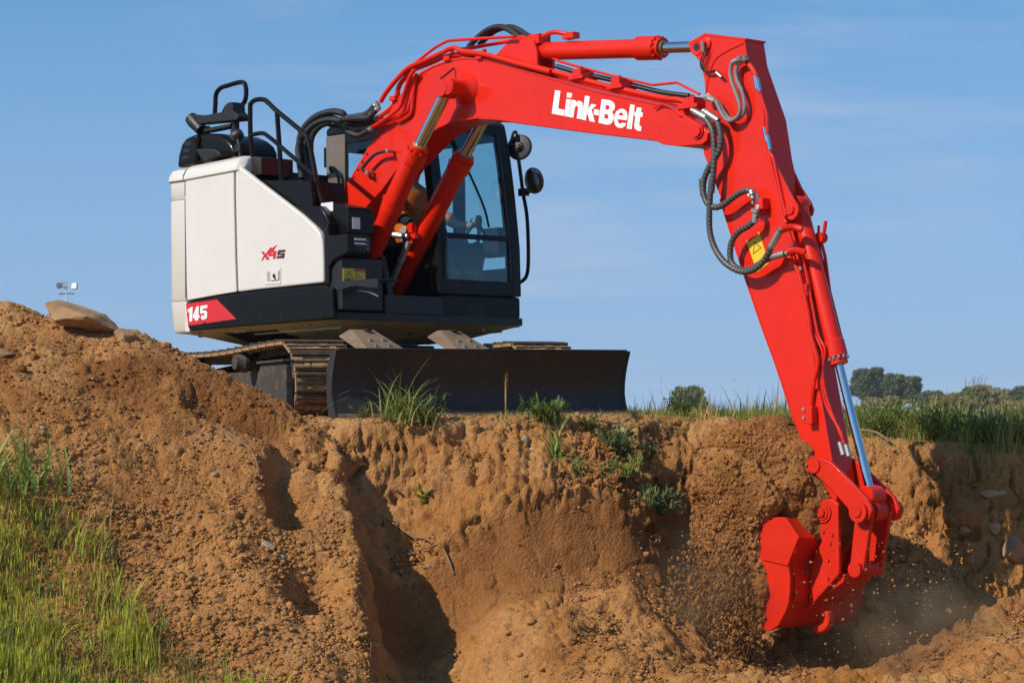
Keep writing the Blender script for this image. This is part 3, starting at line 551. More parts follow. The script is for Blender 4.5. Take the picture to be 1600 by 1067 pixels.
rg = MB(); rg.lathe((0, 0, .46), (0, 0, .70), [(0, .50), (.05, .50), (.05, .56), (.11, .56), (.11, .52), (.13, .52), (.13, .60), (.19, .60), (.19, .54), (.24, .54)], 48)
ring = rg.build('swing_bearing', BLACKM, EX)
for k in range(36):
    a = 2*math.pi*k/36; b = MB(); b.cyl((.58*math.cos(a), .58*math.sin(a), .555), (.58*math.cos(a), .58*math.sin(a), .60), .016, 6)
    if k == 0: bm0 = b.mesh('bearing_bolt', FIT)
    o = link('bearing_bolt', bm0, ring); o.rotation_euler.z = a
# blade
bl = TB()
prof = [(2.585, .492), (2.545, .41), (2.51, .32), (2.488, .23), (2.482, .15), (2.498, .075), (2.53, .02), (2.56, -.05)]
back = [(x-.045, z) for x, z in prof]
bl.prism([(x, z) for x, z in prof]+list(reversed(back)), -1.285, 1.285)
blade = bl.build('dozer_blade', STEEL, EX, .004)
e = TB(); e.prism([(2.590, .494), (2.55, .41), (2.515, .32), (2.494, .23), (2.488, .15), (2.504, .075), (2.536, .02), (2.56, -.05), (2.44, -.05), (2.40, .1), (2.40, .35), (2.50, .494)], -1.310, -1.286); e.build('end_plate', STEEL, blade, .003)
e = TB(); e.prism([(2.590, .494), (2.55, .41), (2.515, .32), (2.494, .23), (2.488, .15), (2.504, .075), (2.536, .02), (2.56, -.05), (2.44, -.05), (2.40, .1), (2.40, .35), (2.50, .494)], 1.286, 1.310); e.build('end_plate', STEEL, blade, .003)
e = TB(); e.prism([(2.549, .0), (2.590, -.06), (2.578, -.06), (2.535, .005)], -1.283, 1.283); e.build('cutting_edge', TRACK, blade)
e = TB(); e.box((2.50, -1.28, .4935), (2.59, 1.28, .506)); e.build('top_lip', STEEL, blade, .003)
for yc in (-.42, .34):
    a = TB(); a.bar((.7, yc*1.1, .36), (2.44, yc, .16), .13, .2); a.build('blade_arm', DARKMUD, EX, .01)
for (y0, y1) in ((-.985, -.735), (-.21, .02)):
    g = TB()
    # sloping cover plate over each blade ram, folded down on its left side
    top = [(2.08, y0+.02, .672), (2.08, y1-.06, .672), (2.17, y1-.06, .668), (2.53, y1+.04, .499), (2.53, y0-.03, .499), (2.14, y0+.02, .672)]
    g.add(top+[(p[0], p[1], p[2]-.014) for p in top], [(0, 1, 2, 3, 4, 5), (11, 10, 9, 8, 7, 6)]+[(i, (i+1) % 6, (i+1) % 6+6, i+6) for i in range(6)])
    g.add([(2.08, y0+.02, .672), (2.14, y0+.02, .672), (2.53, y0-.03, .499), (2.53, y0-.10, .485), (2.10, y0-.075, .615), (2.06, y0-.06, .625)], [(0, 1, 2, 3, 4, 5)])
    gu = g.build('ram_guard', GUARD, EX)
    for (bx, by) in ((2.36, .25), (2.36, .7), (2.47, .25), (2.47, .7)):
        b = TB(); zz = .672-(bx-2.14)*.4436; yy = y0+(y1-y0)*by; b.cyl((bx, yy, zz-.005), (bx+.008, yy, zz+.018), .016, 6); b.build('guard_bolt', FIT, gu)
    s = TB(); s.box((2.12, (y0+y1)/2-.02, .660), (2.24, (y0+y1)/2+.02, .6745)); s.build('guard_slot', INK, gu)
    rm = TB(); rm.cyl((1.0, (y0+y1)/2*.8, .5), (2.42, (y0+y1)/2, .40), .06, 14); rm.build('blade_ram', DARKMUD, EX)
# --- upper structure ---
fl = MB()
fl.prism([(-1.36, -.55), (-1.22, -.93), (-1.05, -1.06), (1.05, -1.08), (1.05, 1.1), (.9, 1.16), (-.5, 1.18), (-1.05, 1.06), (-1.22, .93), (-1.36, .55), (-1.42, 0)], .795, .86, 'Z')
deck = fl.build('revolving_frame', BLACKM, EX, .004)
op_ = [(-1.36, -.55), (-1.22, -.93), (-1.05, -1.06), (1.05, -1.08), (1.05, 1.1), (.9, 1.16), (-.5, 1.18), (-1.05, 1.06), (-1.22, .93), (-1.36, .55), (-1.42, 0)]
s = MB(); s.loft([[(x*k, y*k, z) for x, y in op_] for k, z in ((.99, .796), (.97, .785), (.60, .655), (.30, .65))]); belly = s.build('belly_plate', OLIVE, deck)
def bellyz(x, y):
    a = math.atan2(y, x); best = 0
    for i in range(len(op_)):
        (x0, y0), (x1, y1) = op_[i], op_[(i+1) % len(op_)]; dn_ = math.cos(a)*(y1-y0)-math.sin(a)*(x1-x0)
        if abs(dn_) < 1e-9: continue
        t = (x0*(y1-y0)-y0*(x1-x0))/dn_; u = ((x0*math.sin(a)-y0*math.cos(a)))/dn_ if False else 0
        q = (math.cos(a)*t, math.sin(a)*t); l = ((q[0]-x0)*(x1-x0)+(q[1]-y0)*(y1-y0))/((x1-x0)**2+(y1-y0)**2)
        if t > 0 and -.001 <= l <= 1.001: best = t
    f = math.hypot(x, y)/max(best, .1); return float(np.interp(f, [.3, .6, .97, .99], [.65, .655, .785, .796]))
rr = random.Random(11)
hole = MB(); hole.cyl((0, 0, 0), (0, 0, -.004), .024, 10); hme = hole.mesh('drain_hole', INK)
for k in range(46):
    x = rr.uniform(-1.2, 1.0); y = rr.uniform(-1.02, 1.1)
    if x*x+y*y < .42: continue
    o = link('drain_hole', hme, deck); o.location = (x, y, bellyz(x, y)-.003); s = rr.uniform(.5, 1.2); o.scale = (s, s, 1)
for k in range(16):
    b = MB(); x = -.55+k*.045; b.bar((x, -.95, bellyz(x, -.95)-.004), (x+.05, -.72, bellyz(x+.05, -.72)-.004), .016, .012); b.build('vent_slot', INK, deck)
for (x0, y0, x1, y1) in ((-1.1, -.8, -.2, -.98), (-1.15, -.4, -.1, -.62), (.2, .75, .95, .72), (.1, 1.0, .9, .98), (-.2, -.9, .9, -.9)):
    b = MB(); b.bar((x0, y0, bellyz(x0, y0)-.006), (x1, y1, bellyz(x1, y1)-.006), .03, .018); b.build('frame_rib', OLIVE, deck)
mid = MB(); mid.box((-.55, -.50, .86), (1.02, .17, 1.02)); mid.prism([(.0, .86), (1.0, .86), (.86, 1.35), (.55, 1.62), (.22, 1.86), (.05, 1.62)], -.40, -.335); mid.prism([(.0, .86), (.5, .86), (.40, 1.15), (.20, 1.40), (.05, 1.40)], .035, .08)
mid.box((-.5, -.6, 1.02), (-.1, .18, 1.75)); mid.box((.1, -.62, .87), (.5, -.45, 1.3)); mid.box((-.3, .17, 1.02), (.25, .19, 1.42))
mid.build('boom_bracket', BLACKM, EX, .01)
for k, (y, z0) in enumerate(((-.30, 1.15), (-.22, 1.05))):
    h = MB(); h.tube([(.2, y, z0), (.5, y-.02, z0-.08), (.75, y+.03, z0-.02), (.95, y, .92)], .014); h.build('bay_hose', RUBBER, EX)
eng = MB()
eng.prism([(-1.02, .862), (.92, .862), (.92, 1.42), (.80, 1.56), (.42, 1.78), (-.14, 2.12), (-.22, 2.215), (-1.02, 2.18)], -1.055, -.62)
eng.prism([(-1.05, .862), (-.5, .862), (-.5, 2.20), (-1.05, 2.19)], -.62, 1.05)
eng.build('engine_house', BLACK, EX, .02)
cw = MB()
def arc(r, ins=0, z=0):
    return [(-.915, -1.1+ins), (-1.075, -1.1+ins), (-1.13+ins*.4, -1.085+ins*.9), (-1.175+ins*.7, -1.05+ins*.8), (-1.235+ins, -.96+ins*.6), (-1.38+ins, -.64), (-1.47+ins, -.25), (-1.49+ins, 0), (-1.47+ins, .25), (-1.38+ins, .64), (-1.235+ins, .96-ins*.6), (-1.175+ins*.7, 1.05-ins*.8), (-1.13+ins*.4, 1.085-ins*.9), (-1.075, 1.1-ins), (-.915, 1.1-ins)]
cwt = None
for (z0, z1, i0, i1) in ((.775, 1.045, .02, 0), (1.052, 1.935, 0, .004), (1.942, 2.10, .004, .006)):
    c = MB(); c.loft([[(x, y, z) for x, y in arc(1, i)] for z, i in ((z0, i0+.02), (z0+.03, i0), (z1-.006, i1), (z1, i1+.006))])
    if cwt is None: cwt = c.build('counterweight', WHITE, EX)
    else: c.build('counterweight_block', WHITE, cwt)
c = MB(); c.loft([[(x, y, z) for x, y in arc(1, i)] for z, i in ((2.096, .012), (2.108, -.018), (2.15, -.012), (2.20, .02), (2.232, .10), (2.236, .2))]); c.build('counterweight_cap', WHITE, cwt)
c = MB(); c.prism(arc(1, .035), .78, 2.1, 'Z'); c.build('counterweight_core', BLACKM, cwt)
p = MB(); p.prism(G['panel_rear'], -1.1, -1.05); p.build('rear_side_panel', WHITE, EX, .012, 3)
p = MB()
ring0 = [(-.891, -1.116, 2.103), (-.891, -1.118, 2.125), (-.885, -1.085, 2.19), (-.88, -1.03, 2.232), (-.88, -.90, 2.240), (-.88, -.90, 2.10)]
p.loft([[(-.903 + (.0 if k == 0 else .74), y, z+(.0 if k == 0 else .022)) for (x, y, z) in ring0] for k in (0, 1)]); p.add([], [])
p.loft([[(-.163, y, z+.022) for (x, y, z) in ring0], [(-.135, y+.02, z+.005) for (x, y, z) in ring0], [(-.115, -.95, 2.11), (-.115, -1.085, 2.14), (-.12, -1.05, 2.17), (-.125, -1.0, 2.2), (-.125, -.9, 2.2), (-.115, -.9, 2.11)]])
p.build('hood_edge', WHITE, EX, .006)
d = MB(); d.prism(G['door'], -1.1, -1.045); door = d.build('side_door', WHITE, EX, .022, 3)
h = MB(); h.prism(G['handle'], -1.106, -1.1005); hp = h.build('door_latch', WHITE, door, .003)
h = MB(); h.prism(G['handle_in'], -1.1075, -1.1065); h.build('latch_recess', mat('latch_grey', (.35, .33, .30), .5), door)
h = MB(); h.prism(G['handle_lid'], -1.116, -1.1078); lid = h.build('latch_lid', WHITE, door, .003)
kx = (G['handle_lid'][0][0]+G['handle_lid'][1][0])/2; kz = (G['handle_lid'][0][1]+G['handle_lid'][2][1])/2
h = MB(); h.cyl((kx, -1.112, kz), (kx, -1.120, kz), .017, 12); h.cyl((kx+.012, -1.112, kz-.02), (kx+.012, -1.119, kz-.02), .012, 12); h.build('key_hole', INK, door)
o = merge([flat(holes('s_x'), -1.1005, .0025, 'x', LRED, door), flat(holes('s_4'), -1.1005, .0025, 'x', LRED, door)], 'red_lettering')
flat(holes('s_s'), -1.1005, .0025, 'dark_lettering', DKRED, door)
sk = MB(); sk.prism(G['skirt'], -1.118, -1.06); skirt = sk.build('side_skirt', BLACK, EX, .012, 3)
b = MB(); b.prism([(-.905, .775), (-.84, .775), (-.855, .83), (-.876, 1.03), (-.905, 1.045)], -1.112, -1.05); b.build('skirt_corner', WHITE, EX, .008)
flat([G['red_flag']], -1.1185, .002, 'red_flag', LRED, skirt)
merge([flat(holes('n_%s' % c), -1.121, .002, 'n', LWHITE, skirt) for c in '145'], 'number_lettering')
for k in range(7):
    b = MB(); b.cyl((-.62+k*.26, -1.117, .845), (-.62+k*.26, -1.124, .845), .011, 8); b.build('skirt_bolt', BLACKM, skirt)
# stepped black covers on the right front
s = MB(); s.prism([(-.12, 2.10), (.0, 2.03), (.70, 1.965), (.73, 1.80), (.72, 1.60), (.42, 1.76)], -1.03, -.66); s.build('upper_step_cover', BLACK, EX, .02, 3)
s = MB(); s.prism([(.42, 1.78), (.84, 1.745), (.90, 1.70), (.985, 1.585), (.99, 1.40), (.92, 1.40), (.80, 1.55)], -1.055, -.66); s.build('lower_step_cover', BLACK, EX, .02, 3)
s = MB(); s.prism([(.945, 1.08), (1.0, 1.075), (1.005, 1.22), (1.06, 1.275), (1.24, 1.325), (1.24, 1.484), (1.0, 1.484), (.995, 1.60), (.945, 1.54)], -1.10, -.84); vb = s.build('corner_locker', CABGREY, EX, .018, 3)
s = MB(); s.box((1.2395, -1.035, 1.352), (1.2425, -.865, 1.462)); s.build('vent_opening', INK, vb)
for k in range(3):
    s = MB(); s.box((1.2405, -1.03, 1.366+k*.034), (1.250, -.905, 1.382+k*.034)); s.build('vent_bar', LABELW if k else INTER, vb, .003)
    s = MB(); s.cyl((1.241, -.885, 1.365+k*.034), (1.246, -.885, 1.365+k*.034), .007, 8); s.build('vent_bolt', FIT, vb)
s = MB(); s.box((.98, -1.07, .87), (1.13, -.62, 1.30)); lb = s.build('front_locker', BLACKM, EX, .012)
lbl = MB(); lbl.box((1.1305, -1.06, 1.107), (1.134, -.815, 1.212)); lab = lbl.build('warning_label', YELLOW, EX)
s = MB(); s.box((1.1342, -.94, 1.188), (1.1352, -.82, 1.210)); s.build('red_strip', LRED, lab)
def tri_outline(pts, w, y, name, m, parent, ax):
    c = (sum(p[0] for p in pts)/3, sum(p[1] for p in pts)/3)
    return flat([pts, [(c[0]+(p[0]-c[0])*w, c[1]+(p[1]-c[1])*w) for p in pts]], y, .001, name, m, parent, ax)
tri_outline([(-1.045, 1.113), (-.945, 1.113), (-.995, 1.193)], .78, 1.1342, 'warning_sign', INK, lab, 'X')
s = MB(); s.box((1.1342, -.915, 1.115), (1.1352, -.909, 1.175)); s.box((1.1342, -1.01, 1.118), (1.1352, -.985, 1.130)); s.box((1.1342, -.885, 1.145), (1.1352, -.875, 1.155)); s.box((1.1342, -.87, 1.133), (1.1352, -.86, 1.143)); s.build('pictogram', INK, lab)
s = MB(); s.prism([(.99, .955), (1.05, .955), (1.09, 1.035), (1.30, 1.06), (1.50, 1.03), (1.57, 1.03), (1.57, 1.10), (.99, 1.108)], -1.075, -1.055); s.box((1.0, -1.06, 1.09), (1.57, -.82, 1.104)); tray = s.build('foot_step', BLACKM, EX)
s = MB()
for k in range(9): s.box((.988, -1.08, .955+k*.017), (1.0, -1.05, .962+k*.017))
s.build('step_teeth', FIT, tray)
s = MB(); s.tube([(1.10, -1.02, .98), (1.2, -1.02, 1.02), (1.4, -1.02, 1.0), (1.5, -1.0, .96)], .012); s.build('step_bracket', BLACKM, tray)
# filler box behind the steps with two paper labels
s = MB(); s.box((.72, -.98, 1.5), (1.12, -.70, 1.70)); s.prism([(.74, 1.70), (1.10, 1.66), (1.12, 1.72), (.76, 1.80)], -.98, -.72); bx = s.build('filler_box', BLACK, EX, .015)
Mx = Matrix.Translation((.92, -.86, 1.765)) @ Matrix.Rotation(R(8), 4, 'Y')
s = MB(); s.box((1.123, -.945, 1.54), (1.126, -.86, 1.635)); s.build('paper_label', LABELW, bx)
s = MB(); s.box((.78, -.983, 1.70), (.93, -.9805, 1.775)); s.build('paper_label', LABELW, bx)
# small box behind the hood, light and clamp
s = MB(); s.prism([(-.40, 2.18), (-.40, 2.28), (.0, 2.235), (.0, 2.08), (-.13, 2.08)], -.98, -.62); s.build('hood_box', mat('brown_black', (.022, .014, .010), .4), EX, .012)
# exhaust cover
s = MB(); s.prism(G['mblock'], -1.0, -.50); mf = s.build('exhaust_cover', BLACK, EX, .035, 4)
s = MB(); s.prism(G['mdome'], -.96, -.46); s.build('cover_dome', BLACK, mf, .09, 5)
for k in range(3):
    c_ = [sum(p[i] for p in G['mslot%d' % k])/4 for i in (0, 1)]
    s = MB(); s.prism([(c_[0]+(p[0]-c_[0])*.92-.015, c_[1]+(p[1]-c_[1])*.9) for p in G['mslot%d' % k]], -1.003, -.99); s.build('cover_slot', INK, mf)
s = MB(); q = [Vector(p) for p in G['exh2']]; s.lathe(q[0], q[3], [(0, .05), (.06, .055), ((q[3]-q[0]).length*.6, .062), ((q[3]-q[0]).length*.9, .058), ((q[3]-q[0]).length, .035)], 18); s.build('exhaust_pipe', BLACKM, EX)
# camera bracket, grab loop
s = MB(); s.prism(G['beam'], -.92, -.78); br = s.build('camera_bracket', BLACKM, EX, .006)
s = MB(); s.prism(G['beam2'], -.90, -.80); s.build('bracket_rail', BLACKM, br, .004)
for nm in ('post1', 'post2'):
    s = MB(); s.prism(G[nm], -.88, -.82); s.build('bracket_post', BLACKM, br, .006)
s = MB(); s.tube(G['grab'], .021, 10); s.build('grab_loop', BLACK, br)
q = [Vector(p) for p in G['lampc']]
s = MB(); s.lathe(q[0]+Vector((.03, .03, .01)), q[1]+Vector((-.01, -.02, -.01)), [(0, .035), (.02, .05), (.06, .055), (.085, .05)], 16); s.tube([q[0], q[2], q[3]+Vector((0, 0, -.03))], .018, 8, smooth=False); s.box(tuple(q[2]-Vector((.035, .03, .03))), tuple(q[2]+Vector((.04, .03, .03)))); s.build('work_lamp', BLACKM, EX)
dl = (q[1]-q[0]+Vector((-.04, -.05, -.02))).normalized(); pl_ = q[0]+Vector((.03, .03, .01))+dl*.086
s = MB(); s.lathe(pl_, pl_+dl*.004, [(0, .04), (.004, .036)], 16); s.build('lamp_lens', LAMP, EX)
s = MB(); s.prism(G['tray'], -1.07, -1.03); s.build('mirror_tray', BLACKM, EX, .012, 3)
# hand rail on the right
s = MB(); s.tube(G['rail_top'], .021, 10); rail = s.build('guard_rail', BLACK, EX)
s = MB(); s.tube(G['rail_mid'], .019, 10); s.build('middle_rail', BLACK, rail)
s = MB(); s.tube(G['rail_post'], .021, 10); s.build('rail_post', BLACK, rail)
for k in range(1, 5):
    s = MB(); s.tube(G['fh%d' % k], .030 if k < 3 else .026, 10); s.build('boom_foot_hose', RUBBER, EX)
    pe = Vector(G['fh%d' % k][-1]); pd = (pe-Vector(G['fh%d' % k][-2])).normalized()
    s = MB(); s.cyl(pe-pd*.10, pe+pd*.02, .026 if k < 3 else .023, 10); s.cyl(pe+pd*.02, pe+pd*.04, .028 if k < 3 else .025, 6); s.build('hose_fitting', FIT, EX)
# --- boom ---
bo = MB(); bo.prism(G['boom'], -.30, -.0); boom = bo.build('boom', RED, EX, .008)
fg = G['boom_flange']; s = MB(); s.prism(fg+[(x+.004, z-.018) for x, z in reversed(fg)], -.307, -.2995); s.build('weld_flange', RED, boom, .003)
pf = G['boom'][30:37]; s = MB(); s.tube([(x, -.300, z+.012) for x, z in pf], .007, 6); s.build('weld_bead', RED, boom)
for (y0, y1) in ((-.318, -.2995), (-.0005, .018)):
    s = MB(); s.prism(G['boom_cheek'], y0, y1); s.build('boom_end_cheek', RED, boom, .006)
bx_, bz_ = G['p_boomend'][0]
s = MB(); s.lathe((bx_, -.318, bz_), (bx_, -.40, bz_), [(0, .06), (.014, .06), (.014, .045), (.030, .045), (.030, .03)], 24); s.build('boom_end_pin', RED, boom)
s = MB(); s.tube([(3.90, -.322, 2.29), (3.98, -.324, 2.31), (4.08, -.324, 2.27), (4.13, -.322, 2.22), (4.18, -.322, 2.20)], .007, 6); s.build('weld_bead', RED, boom)
bsx, bsz = G['p_bossbase'][0]
s = MB(); s.lathe((1.83, -.29, 2.672), (1.83, -.54, 2.672), [(0, .14), (.012, .135), (.035, .105), (.07, .078), (.10, .070), (.225, .070), (.232, .064)], 32); bs_ = s.build('ram_boss', RED, boom)
s = MB(); s.lathe((1.83, -.52, 2.672), (1.83, -.53, 2.672), [(0, .042), (.006, .042), (.006, .030), (.003, .028), (.003, .012), (.007, .010)], 24); s.build('boss_cap', RED, bs_)
s = MB(); s.lathe((1.80, -.0, 2.672), (1.80, .22, 2.672), [(0, .2), (.02, .15), (.06, .10), (.2, .098)], 24); s.build('ram_boss', RED, boom)
s = MB(); s.tube([(1.69, -.31, 2.86), (1.70, -.40, 2.80), (1.735, -.50, 2.75)], .008, 6); s.build('grease_line', RUBBER, boom)
s = MB(); s.tube([(p[0], -.37, p[2]) for p in G['arm_handle']], .014, 8); hd = s.build('grab_handle', RUBBER, boom)
for p in (G['arm_handle'][0], G['arm_handle'][-1]):
    s = MB(); s.cyl((p[0], -.30, p[2]), (p[0], -.39, p[2]), .016, 8); s.build('handle_bolt', FIT, hd)
merge([flat(holes('lt_%s_' % k), -.3005, .002, 'n', LWHITE, boom) for k in ('L', 'i1', 'i2', 'n', 'k', '-', 'B', 'e', 'l', 't')], 'lettering')
for i in range(7):
    s = MB(); s.tube(G['bpipe%d' % i], .021 if i in (0, 3) else (.013 if i == 1 else .017), 8); s.build('boom_pipe', RED, boom)
for i, r_ in ((0, .021), (1, .021), (2, .011)):
    s = MB(); s.tube(G['tpipe%d' % i], r_, 8, smooth=(i < 2)); s.build('boom_pipe', RED, boom)
s = MB(); s.tube(G['tpipe3'], .020, 8); s.build('top_hose', RUBBER, boom)
for i in (0, 1):
    s = MB(); s.tube(G['bhose%d' % i], .024, 10); s.build('top_hose', RUBBER, boom)
for (x, _, z), dx in zip(G['tclamp'], (.16, .16, .20, .12)):
    s = MB(); s.box((x-dx/2, -.30, z-.065), (x+dx/2, -.12, z-.035)); s.box((x-dx*.28, -.285, z-.035), (x+dx*.28, -.13, z+.02)); s.cyl((x-.02, -.2, z+.02), (x-.02, -.2, z+.042), .014, 6); s.cyl((x+.02, -.26, z+.02), (x+.02, -.26, z+.04), .014, 6); s.build('pipe_clamp', RED, boom, .004)
for (x, z) in ((.95, 2.72), (1.62, 2.98), (2.0, 2.945)):
    s = MB(); s.box((x-.035, -.33, z-.05), (x+.035, -.12, z-.01)); s.cyl((x, -.26, z-.01), (x, -.26, z+.04), .022, 8); s.build('pipe_clamp', RED, boom, .004)
lg = [(1.98, 2.86), (2.14, 2.93), (2.30, 3.03), (2.42, 3.05), (2.56, 2.99), (2.60, 2.90), (2.60, 2.70)]
for (y0, y1) in ((-.255, -.22), (-.08, -.045)):
    s = MB(); s.prism(lg, y0, y1); s.build('ram_lug', RED, boom, .006)
for k in range(4):
    s = MB(); s.cyl((.42+k*.06, -.301, 2.065+k*.062), (.42+k*.06, -.306, 2.065+k*.062), .012, 8); s.build('plate_hole', INK, boom)
# --- rams ---
def ram(name, pts, rb, rg_, rr_, y, eye_r, parent, collar=None, bolts=True, rod_end=True, gl=.16):
    """pts: eye at rod end, gland mouth, barrel end"""
    a, g, b = [Vector(p) for p in pts]; d = (b-g).normalized(); Lb = (b-g).length
    s = MB(); s.lathe(g, b, [(0, rr_*1.25), (.0, rg_*.86), (.05, rg_*.86), (.05, rg_), (gl, rg_), (gl+.012, rb), (Lb-.04, rb), (Lb, rb*.8)], 28); bar = s.build(name, RED, EX)
    s = MB(); s.cyl(g-d*.0, a, rr_, 20); s.build('piston_rod', CHROME, bar)
    s = MB(); s.lathe(g-d*.012, g, [(0, rr_*1.02), (0, rr_*1.24), (.014, rr_*1.24)], 20); s.build('wiper_ring', mat('brass_seal', (.55, .36, .16), .4, metal=.4), bar)
    if bolts:
        u = d.orthogonal().normalized(); w = d.cross(u); bm_ = None
        for k in range(12):
            an = 2*math.pi*k/12; q = g+d*.052+(u*math.cos(an)+w*math.sin(an))*rg_*.92
            t = MB(); t.cyl(q-d*.022, q, .011, 6); t.build('gland_bolt', RED if name != 'bucket_ram' else FIT, bar)
    t = MB(); t.lathe((a.x, y-eye_r*1.1, a.z), (a.x, y+eye_r*1.1, a.z), [(0, eye_r*.9), (.01, eye_r), (eye_r*2.2-.01, eye_r), (eye_r*2.2, eye_r*.9)], 24); t.build('rod_eye', RED, bar)
    t = MB(); t.lathe((b.x, y-eye_r*.7, b.z), (b.x, y+eye_r*.7, b.z), [(0, eye_r*.8), (.01, eye_r*.85), (eye_r*1.4-.01, eye_r*.85), (eye_r*1.4, eye_r*.8)], 24); t.build('barrel_eye', RED, bar)
    return bar
n = G['bc_n']; rb1 = ram('boom_ram', [n[0], n[1], n[2]], .084, .098, .050, -.45, .074, EX)
f = G['bc_f']; fa = Vector(f[1])-(Vector(f[2])-Vector(f[1])).normalized()*.62
rb2 = ram('boom_ram', [tuple(fa), f[1], f[2]], .084, .098, .050, .15, .074, EX)
for (q, y) in ((n, -.45), (f, .15)):
    g = Vector(q[1]); b = Vector(q[2]); d = (b-g).normalized(); L = (b-g).length; nn = Vector((-d.z, 0, d.x))
    if nn.x > 0: nn = -nn
    s = MB(); o1 = g+d*.2+nn*.105; o2 = g+d*(L*.62)+nn*.12
    s.tube([tuple(g+d*.10+nn*.08), tuple(o1), tuple(o2), tuple(g+d*(L*.75)+nn*.09)], .014, 8, smooth=False); s.box(tuple(g+d*L*.55+nn*.09-Vector((.03, .03, .03))), tuple(g+d*L*.55+nn*.09+Vector((.03, .03, .03)))); s.build('ram_pipe', RED, rb1 if y < 0 else rb2)
    s = MB(); s.lathe(g+d*L*.58, g+d*L*.62, [(0, .09), (.04, .09)], 24); s.build('ram_band', RED, rb1 if y < 0 else rb2)
g = Vector(f[1]); b = Vector(f[2]); d = (b-g).normalized()
s = MB(); q = g+d*.82; s.box((q.x-.075, -.0, q.z+.0), (q.x-.0, .06, q.z+.09)); s.box((q.x-.04, .01, q.z-.05), (q.x+.03, .06, q.z+.0)); s.build('ram_valve', RED, rb2, .006)
s = MB(); s.tube([(q.x-.42, -.12, q.z+.12), (q.x-.28, -.10, q.z+.05), (q.x-.12, -.06, q.z-.02)], .022, 8); s.build('valve_hose', GREYHOSE, rb2)
s = MB(); s.cyl((q.x-.15, -.07, q.z-.01), (q.x-.02, -.03, q.z-.03), .026, 8); s.cyl((q.x-.02, -.03, q.z-.08), (q.x-.10, -.05, q.z-.24), .024, 8); s.cyl((q.x+.03, -.06, q.z-.08), (q.x-.05, -.08, q.z-.25), .024, 8); s.build('valve_fitting', FIT, rb2)
s = MB(); s.tube([(q.x-.10, -.05, q.z-.24), (q.x-.2, -.06, q.z-.40)], .018, 8, smooth=False); s.tube([(q.x-.05, -.08, q.z-.25), (q.x-.15, -.1, q.z-.44)], .018, 8, smooth=False); s.build('valve_hose', GREYHOSE, rb2)
a = G['ac']; ram_a = ram('arm_ram', [(4.285, -.15, 2.735), a[2], a[0]], .074, .094, .043, BY, .048, EX, gl=.25)
s = MB(); s.tube([(a[0][0]+.05, -.2, a[0][2]+.10), (a[0][0]+.2, -.22, a[0][2]+.12), (a[0][0]+.34, -.2, a[0][2]+.09)], .02, 8); s.box((a[0][0]-.06, -.24, a[0][2]+.05), (a[0][0]+.06, -.1, a[0][2]+.13)); s.box((a[0][0]+.30, -.22, a[0][2]+.05), (a[0][0]+.42, -.14, a[0][2]+.10)); s.build('ram_pipe', RED, ram_a, .004)
# --- arm ---
s = MB(); s.prism(G['arm'], -.265, -.035); arm = s.build('arm', RED, EX, .008)
s = MB(); s.tube(xz('arm_box_line', -.266), .007, 6); s.build('weld_bead', RED, arm)
tl = G['arm'][6]; s = MB(); s.prism([(4.20, 2.757), (4.372, 2.812), (tl[0]+.012, tl[1]+.006), (tl[0]+.012, tl[1]-.012), (4.372, 2.79), (4.22, 2.73)], -.268, -.032); s.build('top_cap_plate', RED, arm, .003)
hx, hz = G['p_armcyl'][0]; s = MB(); s.cyl((hx, -.2688, hz), (hx, -.2696, hz), .030, 20); s.build('pin_hole', INK, arm); s = MB(); s.lathe((hx, -.265, hz), (hx, -.28, hz), [(0, .062), (.006, .062), (.006, .04), (.003, .032)], 24); s.build('pin_ring', RED, arm)
hx, hz = G['p_armcap'][0]; s = MB(); s.lathe((hx, -.265, hz), (hx, -.29, hz), [(0, .05), (.014, .05), (.018, .04)], 20); s.build('pin_cap', RED, arm)
for y0, y1 in ((-.285, -.264),):
    s = MB(); s.prism(G['arm_ear'], y0, y1); s.build('ram_ear', RED, arm, .005)
s = MB(); s.prism(G['arm_ear2'], -.034, -.008); s.build('ram_ear', RED, arm, .005)
hx, hz = G['p_ear'][0]; s = MB(); s.lathe((hx, -.285, hz), (hx, -.31, hz), [(0, .036), (.012, .036), (.012, .015)], 20); s.build('pin_cap', RED, arm)
for k, r_ in ((0, .012), (1, .012), (2, .017), (3, .010), (4, .010), (5, .010)):
    s = MB(); s.tube(G['apipe%d' % k], r_, 8); s.build('arm_pipe', RED, arm)
for nm in ('apipe0', 'apipe1'):
    q = G[nm]
    for i0, i1 in ((2, 3), (6, 7)):
        s = MB(); v0 = Vector(q[i0]); v1 = Vector(q[i1]); s.cyl(v0, v0.lerp(v1, .8), .016, 10); s.build('pipe_sleeve', CHROME, arm)
for nm in ('g1', 'g2'):
    s = MB(); s.tube(G[nm], .015, 10); s.build('arm_hose', GREYHOSE, arm)
    for j in (0, -1):
        p0 = Vector(G[nm][j]); p1 = Vector(G[nm][1 if j == 0 else -2]); s = MB(); s.cyl(p0, p0.lerp(p1, .9), .021, 10); s.cyl(p0+(p0-p1).normalized()*.03, p0, .024, 6); s.build('hose_fitting', FIT, arm)
s = MB(); s.tube(G['g3'], .006, 6); s.tube([(x+.02, y, z-.01) for x, y, z in G['g3']], .006, 6); s.build('grease_line', RUBBER, arm)
p0 = Vector(G['g3'][-1]); s = MB(); s.cyl(p0, p0+Vector((-.05, 0, .04)), .012, 8); s.cyl(Vector(G['g3'][0])+Vector((0, -.01, .03)), Vector(G['g3'][0])+Vector((0, 0, -.05)), .014, 8); s.build('hose_fitting', FIT, arm)
